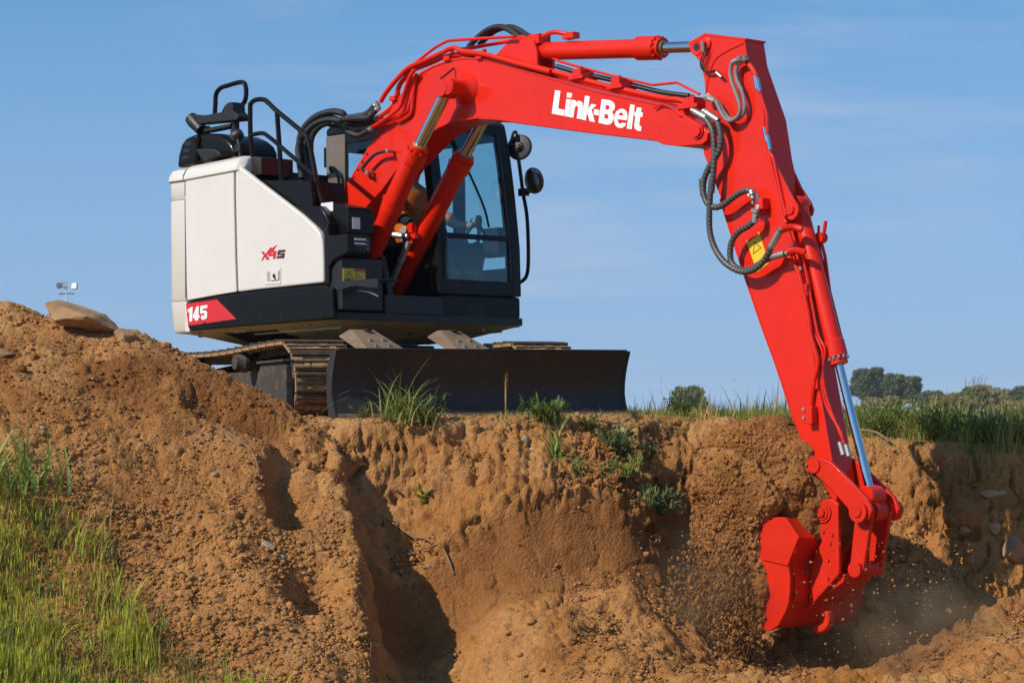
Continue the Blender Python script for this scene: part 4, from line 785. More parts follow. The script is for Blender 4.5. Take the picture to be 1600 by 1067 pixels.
for nm in ('h1', 'h2', 'h3'):
    s = MB(); s.tube(G[nm], .024, 10, ribs=.032); s.build('spiral_hose', [SPIRAL, RUBBER], arm, ang=80)
    for j, kk in ((0, 1), (-1, -2)):
        p0 = Vector(G[nm][j]); p1 = Vector(G[nm][kk]); d = (p1-p0).normalized(); L = min(.15, (p1-p0).length*1.6)
        s = MB(); s.lathe(p0-d*.02, p0+d*L, [(0, .02), (.03, .02), (.03, .0255), (L, .0255), (L+.02, .024)], 12); s.build('hose_fitting', FIT, arm)
v = G['valve']; s = MB(); s.box((v[0][0]+.02, -.345, v[1][2]-.01), (v[1][0], -.262, v[0][2])); s.box((v[0][0]-.02, -.30, v[1][2]-.04), (v[1][0]-.03, -.262, v[1][2])); vv = s.build('hose_block', RED, arm, .008)
for dz in (.0, .055):
    s = MB(); s.cyl((v[0][0]+.01, -.33, v[0][2]-.03-dz), (v[0][0]+.01, -.352, v[0][2]-.03-dz), .011, 8); s.build('block_bolt', FIT, vv)
s = MB(); s.tube([tuple(Vector(G['h2'][-1])+Vector((-.02, 0, .02))), (v[0][0]+.01, -.36, v[0][2]+.03), (v[0][0]+.04, -.34, v[0][2]+.01), (v[0][0]+.045, -.33, v[0][2]-.03)], .024, 8); s.build('elbow_fitting', FIT, vv)
s = MB(); s.tube([tuple(G['h3'][0]), (v[0][0]+.05, -.35, v[1][2]-.02), (v[0][0]+.05, -.33, v[1][2]+.02)], .022, 8); s.build('elbow_fitting', FIT, vv)
for (x, y, z) in (G['h1'][-1], G['h3'][-1]):
    s = MB(); s.tube([(x, y, z), (x+.05, -.33, z+.02), (x+.12, -.30, z+.0)], .026, 8); s.build('pipe_elbow', RED, arm)
q = G['blk']; s = MB(); s.box((q[0][0]-.03, -.33, q[1][2]-.01), (q[0][0]+.035, -.262, q[0][2]+.03)); s.build('pipe_end_block', RED, arm, .006)
for dz in (.01, -.05):
    s = MB(); s.cyl((q[0][0]-.08, -.266, q[0][2]+dz), (q[0][0]-.08, -.285, q[0][2]+dz), .013, 8); s.build('arm_bolt', FIT, arm)
for kk in ((2, 3), (2, 7)):
    v0 = Vector(G['apipe2'][kk[1]]); s = MB(); s.box(tuple(v0-Vector((.03, -.0, .05))), tuple(v0+Vector((.03, .03, .05)))); s.build('pipe_bracket', RED, arm, .004)
for i in range(3):
    v0 = Vector(G['apipe3'][i+1]); s = MB(); s.cyl(v0+Vector((0, -.03, 0)), v0, .018, 8); s.build('pipe_bolt', FIT, arm)
p0 = Vector(G['apipe3'][-1]); s = MB(); s.cyl(p0+Vector((-.02, -.02, .04)), p0+Vector((.01, -.02, -.05)), .02, 8); s.cyl(p0+Vector((.02, -.0, .02)), p0+Vector((.045, 0, -.06)), .02, 8); s.build('hose_fitting', FIT, arm)
al = flat([G['alabel']], -.2655, .0015, 'warning_label', YELLOW, arm)
tri_outline(G['atri'], .80, -.2672, 'warning_sign', INK, al, 'Y'); flat([G['atri_red']], -.2672, .001, 'red_strip', LRED, al)
s = MB(); ax_ = G['arm']; s.tube([(p[0]-.004, -.262, p[1]) for p in ax_[20:30]], .010, 6); s.build('edge_weld', RED, arm)
# bucket ram
k = G['kc']; ram_k = ram('bucket_ram', [k[5], k[3], k[0]], .064, .080, .032, BY, .075, EX, gl=.17)
g = Vector(k[3]); b = Vector(k[1]); d = (b-g).normalized(); 
q = G['kpipe']; s = MB(); s.tube(q, .013, 8, smooth=False); s.lathe(tuple(Vector(q[1])+Vector((0, -.03, .03))), tuple(Vector(q[1])+Vector((0, .03, .03))), [(0, .04), (.06, .04)], 14); s.tube([q[1], tuple(Vector(q[1])+Vector((.03, .0, .08))), tuple(Vector(q[1])+Vector((.045, .0, .15)))], .014, 8); s.build('ram_pipe', RED, ram_k)
# --- linkage and bucket ---
for y0, y1 in ((-.325, -.29), (-.01, .025)):
    s = MB(); s.prism(G['armlink'], y0, y1); s.build('link_arm', REDD, EX, .01, 3)
lx, lz = G['p_link'][0]
s = MB(); s.lathe((lx, -.36, lz), (lx, .13, lz), [(0, .035), (.012, .04), (.012, .075), (.10, .075), (.104, .055), (.15, .055), (.15, .078), (.27, .078), (.27, .055), (.32, .055), (.32, .075), (.45, .075), (.46, .055), (.49, .05)], 28); lk = s.build('link_pin', REDD, EX)
hx, hz = G['p_armlink'][0]; s = MB(); s.lathe((hx, -.325, hz), (hx, -.35, hz), [(0, .058), (.012, .058), (.012, .02)], 24); s.cyl((hx, -.3375, hz), (hx, -.339, hz), .018, 14); s.build('link_cap', REDD, EX)
px_, pz_ = G['p_hlow'][0]
for y0, y1 in ((-.275, -.235), (-.065, -.025)):
    d = (Vector((px_, 0, pz_))-Vector((lx, 0, lz))).normalized(); nx = Vector((-d.z, 0, d.x)); s = MB()
    a0 = Vector((lx, 0, lz)); a1 = Vector((px_, 0, pz_))
    pl = [a0+nx*.075-d*.02, a0-nx*.075-d*.02, a1-nx*.06+d*.03, a1+nx*.06+d*.03]
    s.prism([(q.x, q.z) for q in pl], y0, y1); s.build('bucket_link', REDD, EX, .012, 3)
s = MB(); s.lathe((px_, -.30, pz_), (px_, .0, pz_), [(0, .055), (.3, .055)], 20); s.build('link_pin', REDD, EX)
wall = G['bk_wall']; YN, YF = -.555, .32
s = MB(); s.prism(wall, YN, YN+.028)
bucket = s.build('bucket', REDD, EX, .005)
s = MB(); s.prism(wall, YF-.028, YF); s.build('bucket_side', REDD, bucket, .005)
shell = wall[2:]+wall[:1]           # from the hinge side round the heel to the lip
inn = []
cx_ = sum(p[0] for p in wall)/len(wall); cz_ = sum(p[1] for p in wall)/len(wall)
for (x, z) in shell:
    dx, dz = cx_-x, cz_-z; L = math.hypot(dx, dz); inn.append((x+dx/L*.03, z+dz/L*.03))
s = MB(); shell2 = [(x+(cx_-x)/math.hypot(cx_-x, cz_-z)*.012, z+(cz_-z)/math.hypot(cx_-x, cz_-z)*.012) for x, z in shell]
n_ = len(shell2); vs = [(x, y, z) for y in (YN+.028, YF-.028) for (x, z) in shell2+list(reversed(inn))]; m_ = 2*n_
s.add(vs, [(i, i+1, i+1+m_, i+m_) for i in range(m_-1)]+[(m_-1, 0, m_, 2*m_-1)]); s.build('bucket_shell', REDD, bucket)
for y in (-.40, -.2, 0.0, .19):
    s = MB(); t = wall[0]; s.prism([(t[0]-.04, t[1]-.03), (t[0]+.05, t[1]-.11), (t[0]+.12, t[1]-.06)], y-.04, y+.04); s.build('bucket_tooth', REDD, bucket, .006)
s = MB(); s.prism([(wall[i][0], wall[i][1]) for i in (3, 4, 6)]+[(5.08, -1.10), (5.08, -.80)], YN-.012, YN-.0005); s.build('side_cutter', REDD, bucket, .004)
s = MB(); w4 = [(5.30, -1.12), (5.322, -1.22), (5.316, -1.33), (5.305, -1.40), (5.286, -1.40), (5.297, -1.32), (5.30, -1.22), (5.28, -1.13)]; s.prism(w4, -.50, -.33); s.build('wear_plate', REDD, bucket, .004)
for y0, y1 in ((-.345, -.31), (.01, .045)):
    s = MB(); s.prism(G['bk_ear'], y0, y1); ear = s.build('bucket_ear', REDD, bucket, .008)
    hx, hz = G['p_bucket'][0]; yy = y0 if y0 < -.2 else y1; sg = -1 if y0 < -.2 else 1
    s = MB(); s.lathe((hx, yy, hz), (hx, yy+sg*.05, hz), [(0, .075), (.012, .075), (.012, .055), (.02, .055), (.02, .032), (.035, .032)], 26); s.build('pin_boss', REDD, bucket)
for (qx, qz) in ((5.46, -.90), (5.52, -.98), (5.50, -1.10), (5.54, -.92)):
    s = MB(); s.cyl((qx, -.345, qz), (qx, -.356, qz), .013, 8); s.build('ear_bolt', REDD, bucket)
s = MB(); s.prism(G['bk_hook'], -.29, -.23); hk = s.build('lifting_hook', REDD, bucket, .012, 3)
s = MB(); s.prism([(5.30, -1.20), (5.62, -1.20), (5.60, -1.26), (5.34, -1.40)], -.31, .01); s.build('ear_gusset', REDD, bucket, .006)
# ---------- cab ----------
PF = [(.935, .84), (.935, 1.06), (.930, 1.48), (.888, 1.87), (.833, 2.27), (.785, 2.53), (.765, 2.58)]
def pfx(z): return float(np.interp(z, [p[1] for p in PF], [p[0] for p in PF]))
s = MB(); s.prism([(.22, .83), (1.16, .83), (1.20, .87), (1.20, 1.055), (.22, 1.055)], -.50, .935, 'X'); cab = s.build('cab', BLACK, EX, .03, 4)
s = MB()
for r in range(4):
    for q in range(2): s.box((.9355, .535+q*.12, .868+r*.027), (.9385, .635+q*.12, .882+r*.027))
s.build('grille_slot', INK, cab)
def strip(y0, y1, z0, z1, th, name, m, off=0.0, n=8, bev=.006):
    s = MB(); rings = []
    zs = np.linspace(z0, z1, n) if n > 2 else [z0, z1]
    for z in zs:
        x = pfx(z)+off; rings.append([(x, y0, z), (x, y1, z), (x-th, y1, z), (x-th, y0, z)])
    s.loft(rings); return s.build(name, m, cab, bev)
strip(.205, .30, 1.06, 2.58, .09, 'front_pillar', CABGREY); strip(1.10, 1.205, 1.06, 2.58, .09, 'front_pillar', CABGREY)
strip(.30, 1.10, 1.06, 1.185, .05, 'front_sill', CABGREY, -.001, 3)
strip(.30, 1.10, 1.545, 1.59, .04, 'window_bar', BLACK, -.002, 2, .004)
strip(.30, 1.10, 2.50, 2.58, .05, 'front_header', CABGREY, -.001, 3)
strip(.295, 1.105, 1.18, 1.55, .006, 'lower_windscreen', GLASS, -.018, 4, 0); strip(.295, 1.105, 1.58, 2.51, .006, 'upper_windscreen', GLASS, -.018, 12, 0)
for y0, y1 in ((.30, .325), (1.07, 1.10)):
    strip(y0, y1, 1.19, 2.50, .03, 'window_seal', INTER, -.004, 10, .004)
s = MB(); s.prism([(-.52, 2.55), (.70, 2.55), (.775, 2.565), (.765, 2.60), (.70, 2.645), (-.44, 2.65), (-.52, 2.61)], .20, 1.205); s.build('cab_roof', CABGREY, cab, .03, 4)
def side(y0, y1, m, nm, polys):
    for pl in polys:
        s = MB(); s.prism(pl, y0, y1); s.build(nm, m, cab, .008)
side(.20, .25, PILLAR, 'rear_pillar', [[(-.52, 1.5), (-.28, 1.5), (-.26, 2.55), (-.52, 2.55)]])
side(.20, .25, CABGREY, 'right_panel', [[(-.52, 1.06), (.84, 1.06), (.84, 1.5), (-.52, 1.5)], [(-.26, 2.46), (.70, 2.46), (.68, 2.55), (-.27, 2.55)]])
side(.215, .221, GLASSC, 'side_window', [[(-.28, 1.49), (.85, 1.49), (.80, 2.0), (.70, 2.47), (-.27, 2.47)]])
side(1.155, 1.20, CABGREY, 'left_panel', [[(-.52, 1.06), (.84, 1.06), (.84, 1.32), (-.52, 1.32)], [(-.52, 1.32), (-.40, 1.32), (-.40, 2.55), (-.52, 2.55)], [(.12, 1.32), (.25, 1.32), (.25, 2.55), (.12, 2.55)], [(-.4, 2.46), (.76, 2.46), (.74, 2.55), (-.4, 2.55)]])
side(1.18, 1.186, GLASSC, 'door_window', [[(-.40, 1.31), (.86, 1.31), (.80, 2.0), (.74, 2.47), (-.40, 2.47)]])
s = MB(); s.box((-.52, .25, 1.06), (-.47, 1.155, 1.55)); s.box((-.52, .25, 2.42), (-.47, 1.155, 2.55)); s.box((-.52, .25, 1.55), (-.47, .31, 2.42)); s.box((-.52, 1.09, 1.55), (-.47, 1.155, 2.42)); s.build('rear_panel', CABGREY, cab, .008)
s = MB(); s.box((-.50, .30, 1.54), (-.494, 1.10, 2.43)); s.build('rear_window', GLASSC, cab)
s = MB(); s.box((-.30, .2135, 1.93), (-.14, .2145, 2.06)); s.build('yellow_sticker', mat('lime_sticker', (.72, .66, .02), .5), cab)
s = MB(); s.box((-.12, .2135, 2.04), (.02, .2145, 2.22)); s.build('paper_notice', mat('paper_notice', (.72, .74, .72), .6), cab)
s = MB(); s.box((-.60, .24, 2.28), (-.54, .30, 2.46)); s.box((-.56, .26, 2.32), (-.50, .28, 2.34)); s.build('rear_lamp', BLACK, cab, .006)
s = MB(); s.tube([(-.44, .20, 2.22), (-.42, .16, 2.26), (-.34, .16, 2.23), (-.30, .16, 2.10), (-.34, .16, 1.99), (-.42, .18, 1.96)], .014, 8); s.build('side_cable', RUBBER, cab)
s = MB(); s.tube([(.80, .52, 2.42), (.845, .66, 2.15), (.885, .80, 1.85), (.92, .83, 1.66)], .010, 8); s.tube([(.805, .50, 2.44), (.80, .44, 2.48)], .018, 8); s.build('wiper', BLACK, cab)
s = MB(); s.tube([(.95, .285, 1.60), (.952, .285, 1.2)], .008, 6); s.build('cab_cable', RUBBER, cab)
for y in (.5, .93):
    s = MB(); s.box((.93, y-.02, 1.165), (.942, y+.02, 1.185)); s.build('window_catch', BLACK, cab)
# rail and mirrors on the far front corner
s = MB(); rl = G['cabrail']; s.tube([(.79, 1.24, 2.44), (.815, 1.29, 2.40)]+[tuple(p) for p in rl]+[(.84, 1.21, 1.20)], .017, 10); crail = s.build('cab_rail', BLACK, cab)
def mirror(c, nrm, rx, glass_to, nm):
    c = Vector(c); nrm = Vector(nrm).normalized(); s = MB()
    s.lathe(c-nrm*.035, c+nrm*.03, [(0, rx*.16), (.018, rx*.20), (.022, rx*.34), (.036, rx*.40), (.040, rx*.86), (.046, rx*.98), (.062, rx), (.065, rx*.93)], 32)
    o = s.build(nm, BLACKM, cab, ang=14); g = MB(); g.lathe(c+nrm*.0275, c+nrm*.034, [(0, rx*.93), (.004, rx*.85), (.007, rx*.5), (.0085, .004)], 32); g.build('mirror_glass', MIRROR, o); return o
m1 = G['mirror'][0]; m2 = G['mirror'][1]
VW = Vector((.707, -.707, 0))
mirror((m1[0]+.02, 1.30, m1[2]), -VW+Vector((.35, .1, -.1)), .118, 1, 'cab_mirror')
mirror((m2[0], 1.30, m2[2]), VW+Vector((-.75, -.1, -.15)), .118, 1, 'cab_mirror')
s = MB(); s.tube([(m1[0]+.02, 1.30, m1[2]+.02), (m1[0]+.0, 1.29, m1[2]+.13), (.80, 1.27, m1[2]+.12), (.79, 1.24, m1[2]+.02)], .012, 8); s.build('mirror_arm', BLACK, cab); s = MB(); s.tube([(.88, 1.3, 1.99), (.98, 1.31, 2.0), (1.03, 1.31, 2.06)], .012, 8); s.box((.86, 1.26, 1.965), (.93, 1.33, 2.03)); s.build('mirror_arm', BLACK, cab)
# under-cab box with a paper plate
s = MB(); s.box((.25, .06, .83), (.80, .218, 1.03)); s.build('under_cab_box', BLACKM, cab, .01)
s = MB(); s.box((.8005, .10, .985), (.83, .218, 1.03)); s.build('box_hinge', GUARD, cab, .006)
pl = MB(); pl.box((.8005, .147, .880), (.8025, .245, .985)); plate = pl.build('white_plate', LABELW, cab)
T3 = {'L': [(0, 0, .25, 1), (0, 0, .8, .22)], 'B': [(0, 0, .25, 1), (0, .8, .8, 1), (0, .4, .75, .6), (0, 0, .8, .2), (.6, 0, .85, 1)], 'X': []}
s = MB(); w_ = .022; h_ = .020
for k, ch in enumerate('LBX'):
    y0 = .163+k*.025; z0 = .948
    for (a, b, c, d) in T3[ch]: s.box((.8027, y0+a*w_, z0+b*h_), (.8032, y0+c*w_, z0+d*h_))
    if ch == 'X':
        s.bar((.803, y0, z0), (.803, y0+w_*.9, z0+h_), .0006, .006); s.bar((.8035, y0+w_*.9, z0), (.8035, y0, z0+h_), .0006, .006)
s.build('plate_lettering', INK, plate)
# inside
s = MB(); s.box((-.48, .25, 1.05), (.90, 1.16, 1.075)); s.build('cab_floor', INTER, cab)
s = MB(); s.box((-.30, .50, 1.08), (.22, .92, 1.24)); s.prism([(-.30, 1.24), (.20, 1.24), (.24, 1.30), (.20, 1.36), (-.28, 1.34)], .47, .95); s.prism([(-.38, 1.30), (-.24, 1.30), (-.32, 1.95), (-.42, 1.95)], .47, .95); s.box((-.44, .58, 1.96), (-.34, .84, 2.14)); s.build('operator_seat', SEAT, cab, .03, 3).location.x = .2
for y0, y1 in ((.30, .45), (.97, 1.10)):
    s = MB(); s.prism([(-.30, 1.08), (.30, 1.08), (.42, 1.48), (.40, 1.56), (-.30, 1.52)], y0, y1); s.build('side_console', INTER, cab, .02).location.x = .2
    s = MB(); yy = (y0+y1)/2; s.tube([(.36, yy, 1.54), (.385, yy, 1.64), (.38, yy, 1.72)], .018, 8); s.lathe((.38, yy, 1.68), (.382, yy, 1.80), [(0, .02), (.03, .03), (.09, .032), (.12, .02)], 12); s.build('joystick', SEAT, cab).location.x = .2
s = MB(); s.box((.66, .30, 1.62), (.70, .52, 1.78)); s.tube([(.68, .34, 1.3), (.69, .36, 1.5), (.68, .40, 1.64)], .02); s.build('cab_monitor', INTER, cab, .01)
s = MB(); s.tube([(.58, .62, 1.08), (.62, .62, 1.4), (.58, .62, 1.66)], .016); s.tube([(.58, .80, 1.08), (.62, .80, 1.4), (.58, .80, 1.66)], .016); s.box((.52, .56, 1.08), (.80, .70, 1.12)); s.box((.52, .74, 1.08), (.80, .88, 1.12)); s.build('travel_lever', SEAT, cab, .006)
s = MB(); s.tube([(.60, 1.13, 1.45), (.62, 1.05, 1.66), (.60, .95, 1.70), (.56, .88, 1.6)], .016); s.box((.60, 1.06, 1.42), (.80, 1.15, 1.68)); s.tube([(.80, .56, 2.20), (.76, .62, 2.20), (.78, .72, 2.21)], .012); s.box((.76, .50, 2.17), (.79, .58, 2.25)); s.build('cab_fitting', INTER, cab, .006)
# ---------- the operator, seated ----------
def skin_fig(name, verts, edges, mtl, lv=2, parent=None):
    """verts: (x,y,z,r)"""
    me = bpy.data.meshes.new(name); me.from_pydata([v[:3] for v in verts], edges, []); o = bpy.data.objects.new(name, me); COL.objects.link(o)
    md = o.modifiers.new('skin', 'SKIN'); md.use_smooth_shade = True
    for i, v in enumerate(verts):
        r = v[3] if isinstance(v[3], tuple) else (v[3], v[3]); me.skin_vertices[0].data[i].radius = r
    me.skin_vertices[0].data[0].use_root = True
    sb = o.modifiers.new('sub', 'SUBSURF'); sb.levels = lv; sb.render_levels = lv
    me.materials.append(mtl)
    if parent is not None: o.parent = parent
    return o
SKINM = mat('skin', (.50, .27, .18), .55, var=.1); DENIM = mat('work_trousers', (.018, .020, .026), .9, var=.2); VEST = mat('hi_vis_vest', (.95, .16, .01), .6, var=.1); HAIR = mat('dark_hair', (.02, .014, .01), .6); CAPM = mat('tan_cap', (.42, .33, .22), .8)
XW = EX.matrix_world if False else (Matrix.Translation((-1.4151, 21.9, 0)) @ Euler((0, R(-1.2), R(-45))).to_matrix().to_4x4())
bv = [(-.16, .71, 1.42, (.13, .15)), (-.17, .71, 1.58, (.12, .14)), (-.18, .71, 1.78, (.13, .17)), (-.16, .71, 1.92, (.09, .12)), (-.14, .71, 2.00, .055), (-.11, .71, 2.10, (.085, .075)), (-.10, .71, 2.20, (.09, .075)),
      (-.15, .52, 1.89, .06), (-.02, .44, 1.68, .048), (.16, .40, 1.60, .038), (.28, .38, 1.59, .034), (.33, .375, 1.61, .03),
      (-.15, .90, 1.89, .06), (-.02, .98, 1.68, .048), (.16, 1.02, 1.60, .038), (.28, 1.035, 1.59, .034), (.33, 1.035, 1.61, .03),
      (-.02, .60, 1.42, .085), (.36, .58, 1.46, .065), (.44, .60, 1.22, .05), (.45, .60, 1.13, .045), (.57, .60, 1.14, .035),
      (-.02, .82, 1.42, .085), (.36, .84, 1.46, .065), (.44, .82, 1.22, .05), (.45, .82, 1.13, .045), (.57, .82, 1.14, .035)]
be = [(0,1),(1,2),(2,3),(3,4),(4,5),(5,6),(3,7),(7,8),(8,9),(9,10),(10,11),(3,12),(12,13),(13,14),(14,15),(15,16),(0,17),(17,18),(18,19),(19,20),(20,21),(0,22),(22,23),(23,24),(24,25),(25,26)]
per = empty('person'); per.matrix_world = XW @ Matrix.Translation((.2, 0, .12)); tag(per, 'operator in an orange hi-vis vest and tan cap seated behind the cab glass', 'person')
skin_fig('body', bv, be, SKINM, 2, per)
skin_fig('hi_vis_vest', [(-.165, .71, 1.40, (.145, .165)), (-.175, .71, 1.58, (.138, .16)), (-.18, .71, 1.78, (.145, .185)), (-.160, .71, 1.93, (.115, .155)), (-.15, .53, 1.90, .082), (-.02, .44, 1.68, .060), (.10, .42, 1.672, .054), (-.15, .89, 1.90, .082), (-.02, .98, 1.68, .060), (.10, 1.0, 1.672, .054)], [(0,1),(1,2),(2,3),(3,4),(4,5),(5,6),(3,7),(7,8),(8,9)], VEST, 2, per)
skin_fig('sleeves', [(-.0, .43, 1.675, .055), (.08, .41, 1.635, .053), (.16, .40, 1.60, .046), (.27, .383, 1.592, .040)], [(0,1),(1,2),(2,3)], DENIM, 2, per)
skin_fig('sleeves', [(-.0, .99, 1.675, .055), (.08, 1.01, 1.635, .053), (.16, 1.02, 1.60, .046), (.27, 1.032, 1.592, .040)], [(0,1),(1,2),(2,3)], DENIM, 2, per)
skin_fig('trousers', [(-.16, .71, 1.42, (.135, .155)), (-.02, .60, 1.425, .093), (.36, .58, 1.465, .072), (.44, .60, 1.22, .058), (.45, .60, 1.15, .055), (-.02, .82, 1.425, .093), (.36, .84, 1.465, .072), (.44, .82, 1.22, .058), (.45, .82, 1.15, .055)], [(0,1),(1,2),(2,3),(3,4),(0,5),(5,6),(6,7),(7,8)], DENIM, 2, per)
for sy, y in ((1, .375), (-1, 1.035)):
    for k in range(4):
        yy = y-sy*.024+sy*k*.016; l = (.0, .006, .004, -.006)[k]
        skin_fig('finger', [(.345, yy, 1.625, .0095), (.375+l, yy-sy*.004, 1.635, .0085), (.382+l, yy-sy*.008, 1.605, .008), (.362+l, yy-sy*.01, 1.59, .007)], [(0,1),(1,2),(2,3)], SKINM, 1, per)
    skin_fig('thumb', [(.31, y+sy*.03, 1.62, .011), (.33, y+sy*.05, 1.645, .010), (.355, y+sy*.045, 1.655, .009)], [(0,1),(1,2)], SKINM, 1, per)
s = MB(); s.lathe((-.105, .71, 2.20), (-.125, .71, 2.31), [(0, .100), (.04, .105), (.08, .085), (.105, .05), (.11, .01)], 20); s.prism([(-.02, 2.20), (.09, 2.185), (.09, 2.195), (-.02, 2.215)], .64, .78); s.build('cap', CAPM, per)
s = MB(); s.lathe((-.02, .71, 2.135), (.005, .71, 2.12), [(0, .016), (.02, .012), (.03, .004)], 8); s.build('nose', SKINM, per)
for y in (.68, .74):
    s = MB(); s.lathe((-.032, y, 2.155), (-.02, y, 2.155), [(0, .012), (.008, .01), (.012, .003)], 10); s.build('eye', INK, per)
s = MB(); s.tube([(-.018, .685, 2.085), (-.012, .71, 2.083), (-.018, .735, 2.085)], .006, 6); s.build('mouth', mat('lips', (.35, .12, .10), .5), per)
for y in (.63, .79):
    s = MB(); s.lathe((-.115, y-.01, 2.14), (-.115, y+.01, 2.14), [(0, .012), (.006, .026), (.014, .026), (.02, .012)], 10); s.build('ear', SKINM, per)
# ---------- ground: field, pit and spoil mound, one height sheet cut into three ----------
def soilmat():
    m, nt, b = newmat('soil'); N = nt.nodes.new; L = nt.links.new
    geo = N('ShaderNodeNewGeometry')
    def noise(sc, det=8, ro=.6):
        n = N('ShaderNodeTexNoise'); n.inputs['Scale'].default_value = sc; n.inputs['Detail'].default_value = det; n.inputs['Roughness'].default_value = ro; L(geo.outputs['Position'], n.inputs[0]); return n.outputs[0]
    def ramp(src, p0, c0, p1, c1):
        r = N('ShaderNodeValToRGB'); r.color_ramp.elements[0].position = p0; r.color_ramp.elements[1].position = p1; r.color_ramp.elements[0].color = (*c0, 1); r.color_ramp.elements[1].color = (*c1, 1); L(src, r.inputs[0]); return r.outputs[0]
    def mix(f, a, c, bt='MIX'):
        x = N('ShaderNodeMixRGB'); x.blend_type = bt
        if isinstance(f, (int, float)): x.inputs[0].default_value = f
        else: L(f, x.inputs[0])
        for i, q in ((1, a), (2, c)):
            if isinstance(q, tuple): x.inputs[i].default_value = (*q, 1)
            else: L(q, x.inputs[i])
        return x.outputs[0]
    base = ramp(noise(1.3), .32, (.335, .139, .040), .68, (.465, .217, .071))
    fine = ramp(noise(22, 6, .7), .3, (.66, .66, .66), .7, (1.12, 1.10, 1.06))
    c = mix(1.0, base, fine, 'MULTIPLY')
    at = N('ShaderNodeAttribute'); at.attribute_name = 'moist'
    c = mix(at.outputs['Fac'], c, mix(.7, (.235, .090, .026), fine, 'MULTIPLY'))
    a2 = N('ShaderNodeAttribute'); a2.attribute_name = 'pale'
    c = mix(a2.outputs['Fac'], c, mix(.6, (.50, .27, .11), fine, 'MULTIPLY'))
    L(c, b.inputs['Base Color']); b.inputs['Roughness'].default_value = .97; b.inputs['Specular IOR Level'].default_value = .15
    h1 = noise(55, 5, .6); h2 = noise(170, 4, .6)
    v = N('ShaderNodeTexVoronoi'); v.inputs['Scale'].default_value = 38; L(geo.outputs['Position'], v.inputs[0])
    ad = N('ShaderNodeMath'); ad.operation = 'MULTIPLY_ADD'; ad.inputs[1].default_value = .5; L(h2, ad.inputs[0]); L(h1, ad.inputs[2])
    sb = N('ShaderNodeMath'); sb.operation = 'MULTIPLY_ADD'; sb.inputs[1].default_value = -.7; L(v.outputs['Distance'], sb.inputs[0]); L(ad.outputs[0], sb.inputs[2])
    bp_ = N('ShaderNodeBump'); bp_.inputs['Strength'].default_value = .75; bp_.inputs['Distance'].default_value = .02; L(sb.outputs[0], bp_.inputs['Height']); L(bp_.outputs[0], b.inputs['Normal'])
    return m
SOIL = soilmat()
def grow(a, b, n, far):   # fine range a..b, then ever coarser out to +-far
    f = np.linspace(a, b, n); st = f[1]-f[0]; up = []; x = b; d = st
    while x < far: d = min(d*1.35, 120); x += d; up.append(x)
    return f, np.array(up)
fx, ux = grow(-4.55, 4.55, 620, 1250); xs = np.concatenate([-ux[::-1], fx, ux])
fy, uy = grow(13.9, 20.9, 480, 1250)
dn = []; y = 13.9; d = fy[1]-fy[0]
while y > -60: d = min(d*1.4, 12); y -= d; dn.append(y)
ys = np.concatenate([np.array(dn[::-1]), fy, uy])
GX, GY = np.meshgrid(xs, ys)
sh_ = GX.shape; Zt, KM, Q = terrain(GX.ravel(), GY.ravel())
V = np.stack([GX.ravel(), GY.ravel(), Zt], 1)
# normals, then fine clod relief along them
Zg = Zt.reshape(sh_); dzy, dzx = np.gradient(Zg, ys, xs)
Nn = np.stack([-dzx.ravel(), -dzy.ravel(), np.ones(V.shape[0])], 1); Nn /= np.linalg.norm(Nn, axis=1)[:, None]
inn_ = (np.abs(V[:, 0]) < 5.2) & (V[:, 1] > 13) & (V[:, 1] < 22)
P = V[inn_]
scr = sstep(.80, .9, Q[inn_])*(1-sstep(1.25, 1.6, Q[inn_]))*(1-KM[inn_])*(1-sstep(.9, 1.3, P[:, 0]))   # freshly scraped face: smoother
amp = np.where(Q[inn_] > -.1, 1.0, .7)*(1-.75*scr)
wx_ = .06*vnoise(P[:, 0]*5, P[:, 1]*5, P[:, 2]*5, 86)
def bil(s, sd): return np.abs(vnoise((P[:, 0]+wx_)*s, (P[:, 1]-wx_)*s, (P[:, 2]+wx_)*s, sd))
steepw = sstep(-.03, .06, Q[inn_])*(1-sstep(1.2, 1.8, Q[inn_]))*(1-KM[inn_])
km_ = KM[inn_]; flr = sstep(1.25, 1.7, Q[inn_])*(1-km_); up_ = steepw*(1-sstep(.8, 1.0, Q[inn_])*(1-sstep(.9, 1.3, P[:, 0])))
disp = amp*(.055*(bil(4.5, 81)-.25)*(.20+.25*up_+.4*flr)+.045*(bil(10, 82)-.25)*(.30+.6*up_+.6*flr)+.024*(bil(22, 83)-.25)*(.6+.7*up_)+.012*(bil(46, 84)-.25)+.006*(bil(80, 87)-.25))
ridge = np.abs(vnoise(P[:, 0]*4, P[:, 1]*2, P[:, 2]*7, 91))
for sc_, am_, sd_ in ((4.2, .058, 111), (9.0, .038, 113), (19.0, .018, 115)):      # broken blocks with sharp joints
    wv_ = .35*vnoise(P[:, 0]*sc_*.8, P[:, 1]*sc_*.8, P[:, 2]*sc_*.8, sd_+7); d1_, i1_ = worley(P[:, 0]*sc_+wv_, (P[:, 2]*1.0-P[:, 1]*.55)*sc_-wv_, sd_)
    disp += am_*((i1_-.5)*.8-(d1_-.45)*.55)*(up_*.95+.40*flr+.14*km_+.05)*(1-.5*scr)
disp -= amp*.07*sstep(.10, 0, ridge)*(.25+.75*steepw)
V[inn_] += Nn[inn_]*disp[:, None]
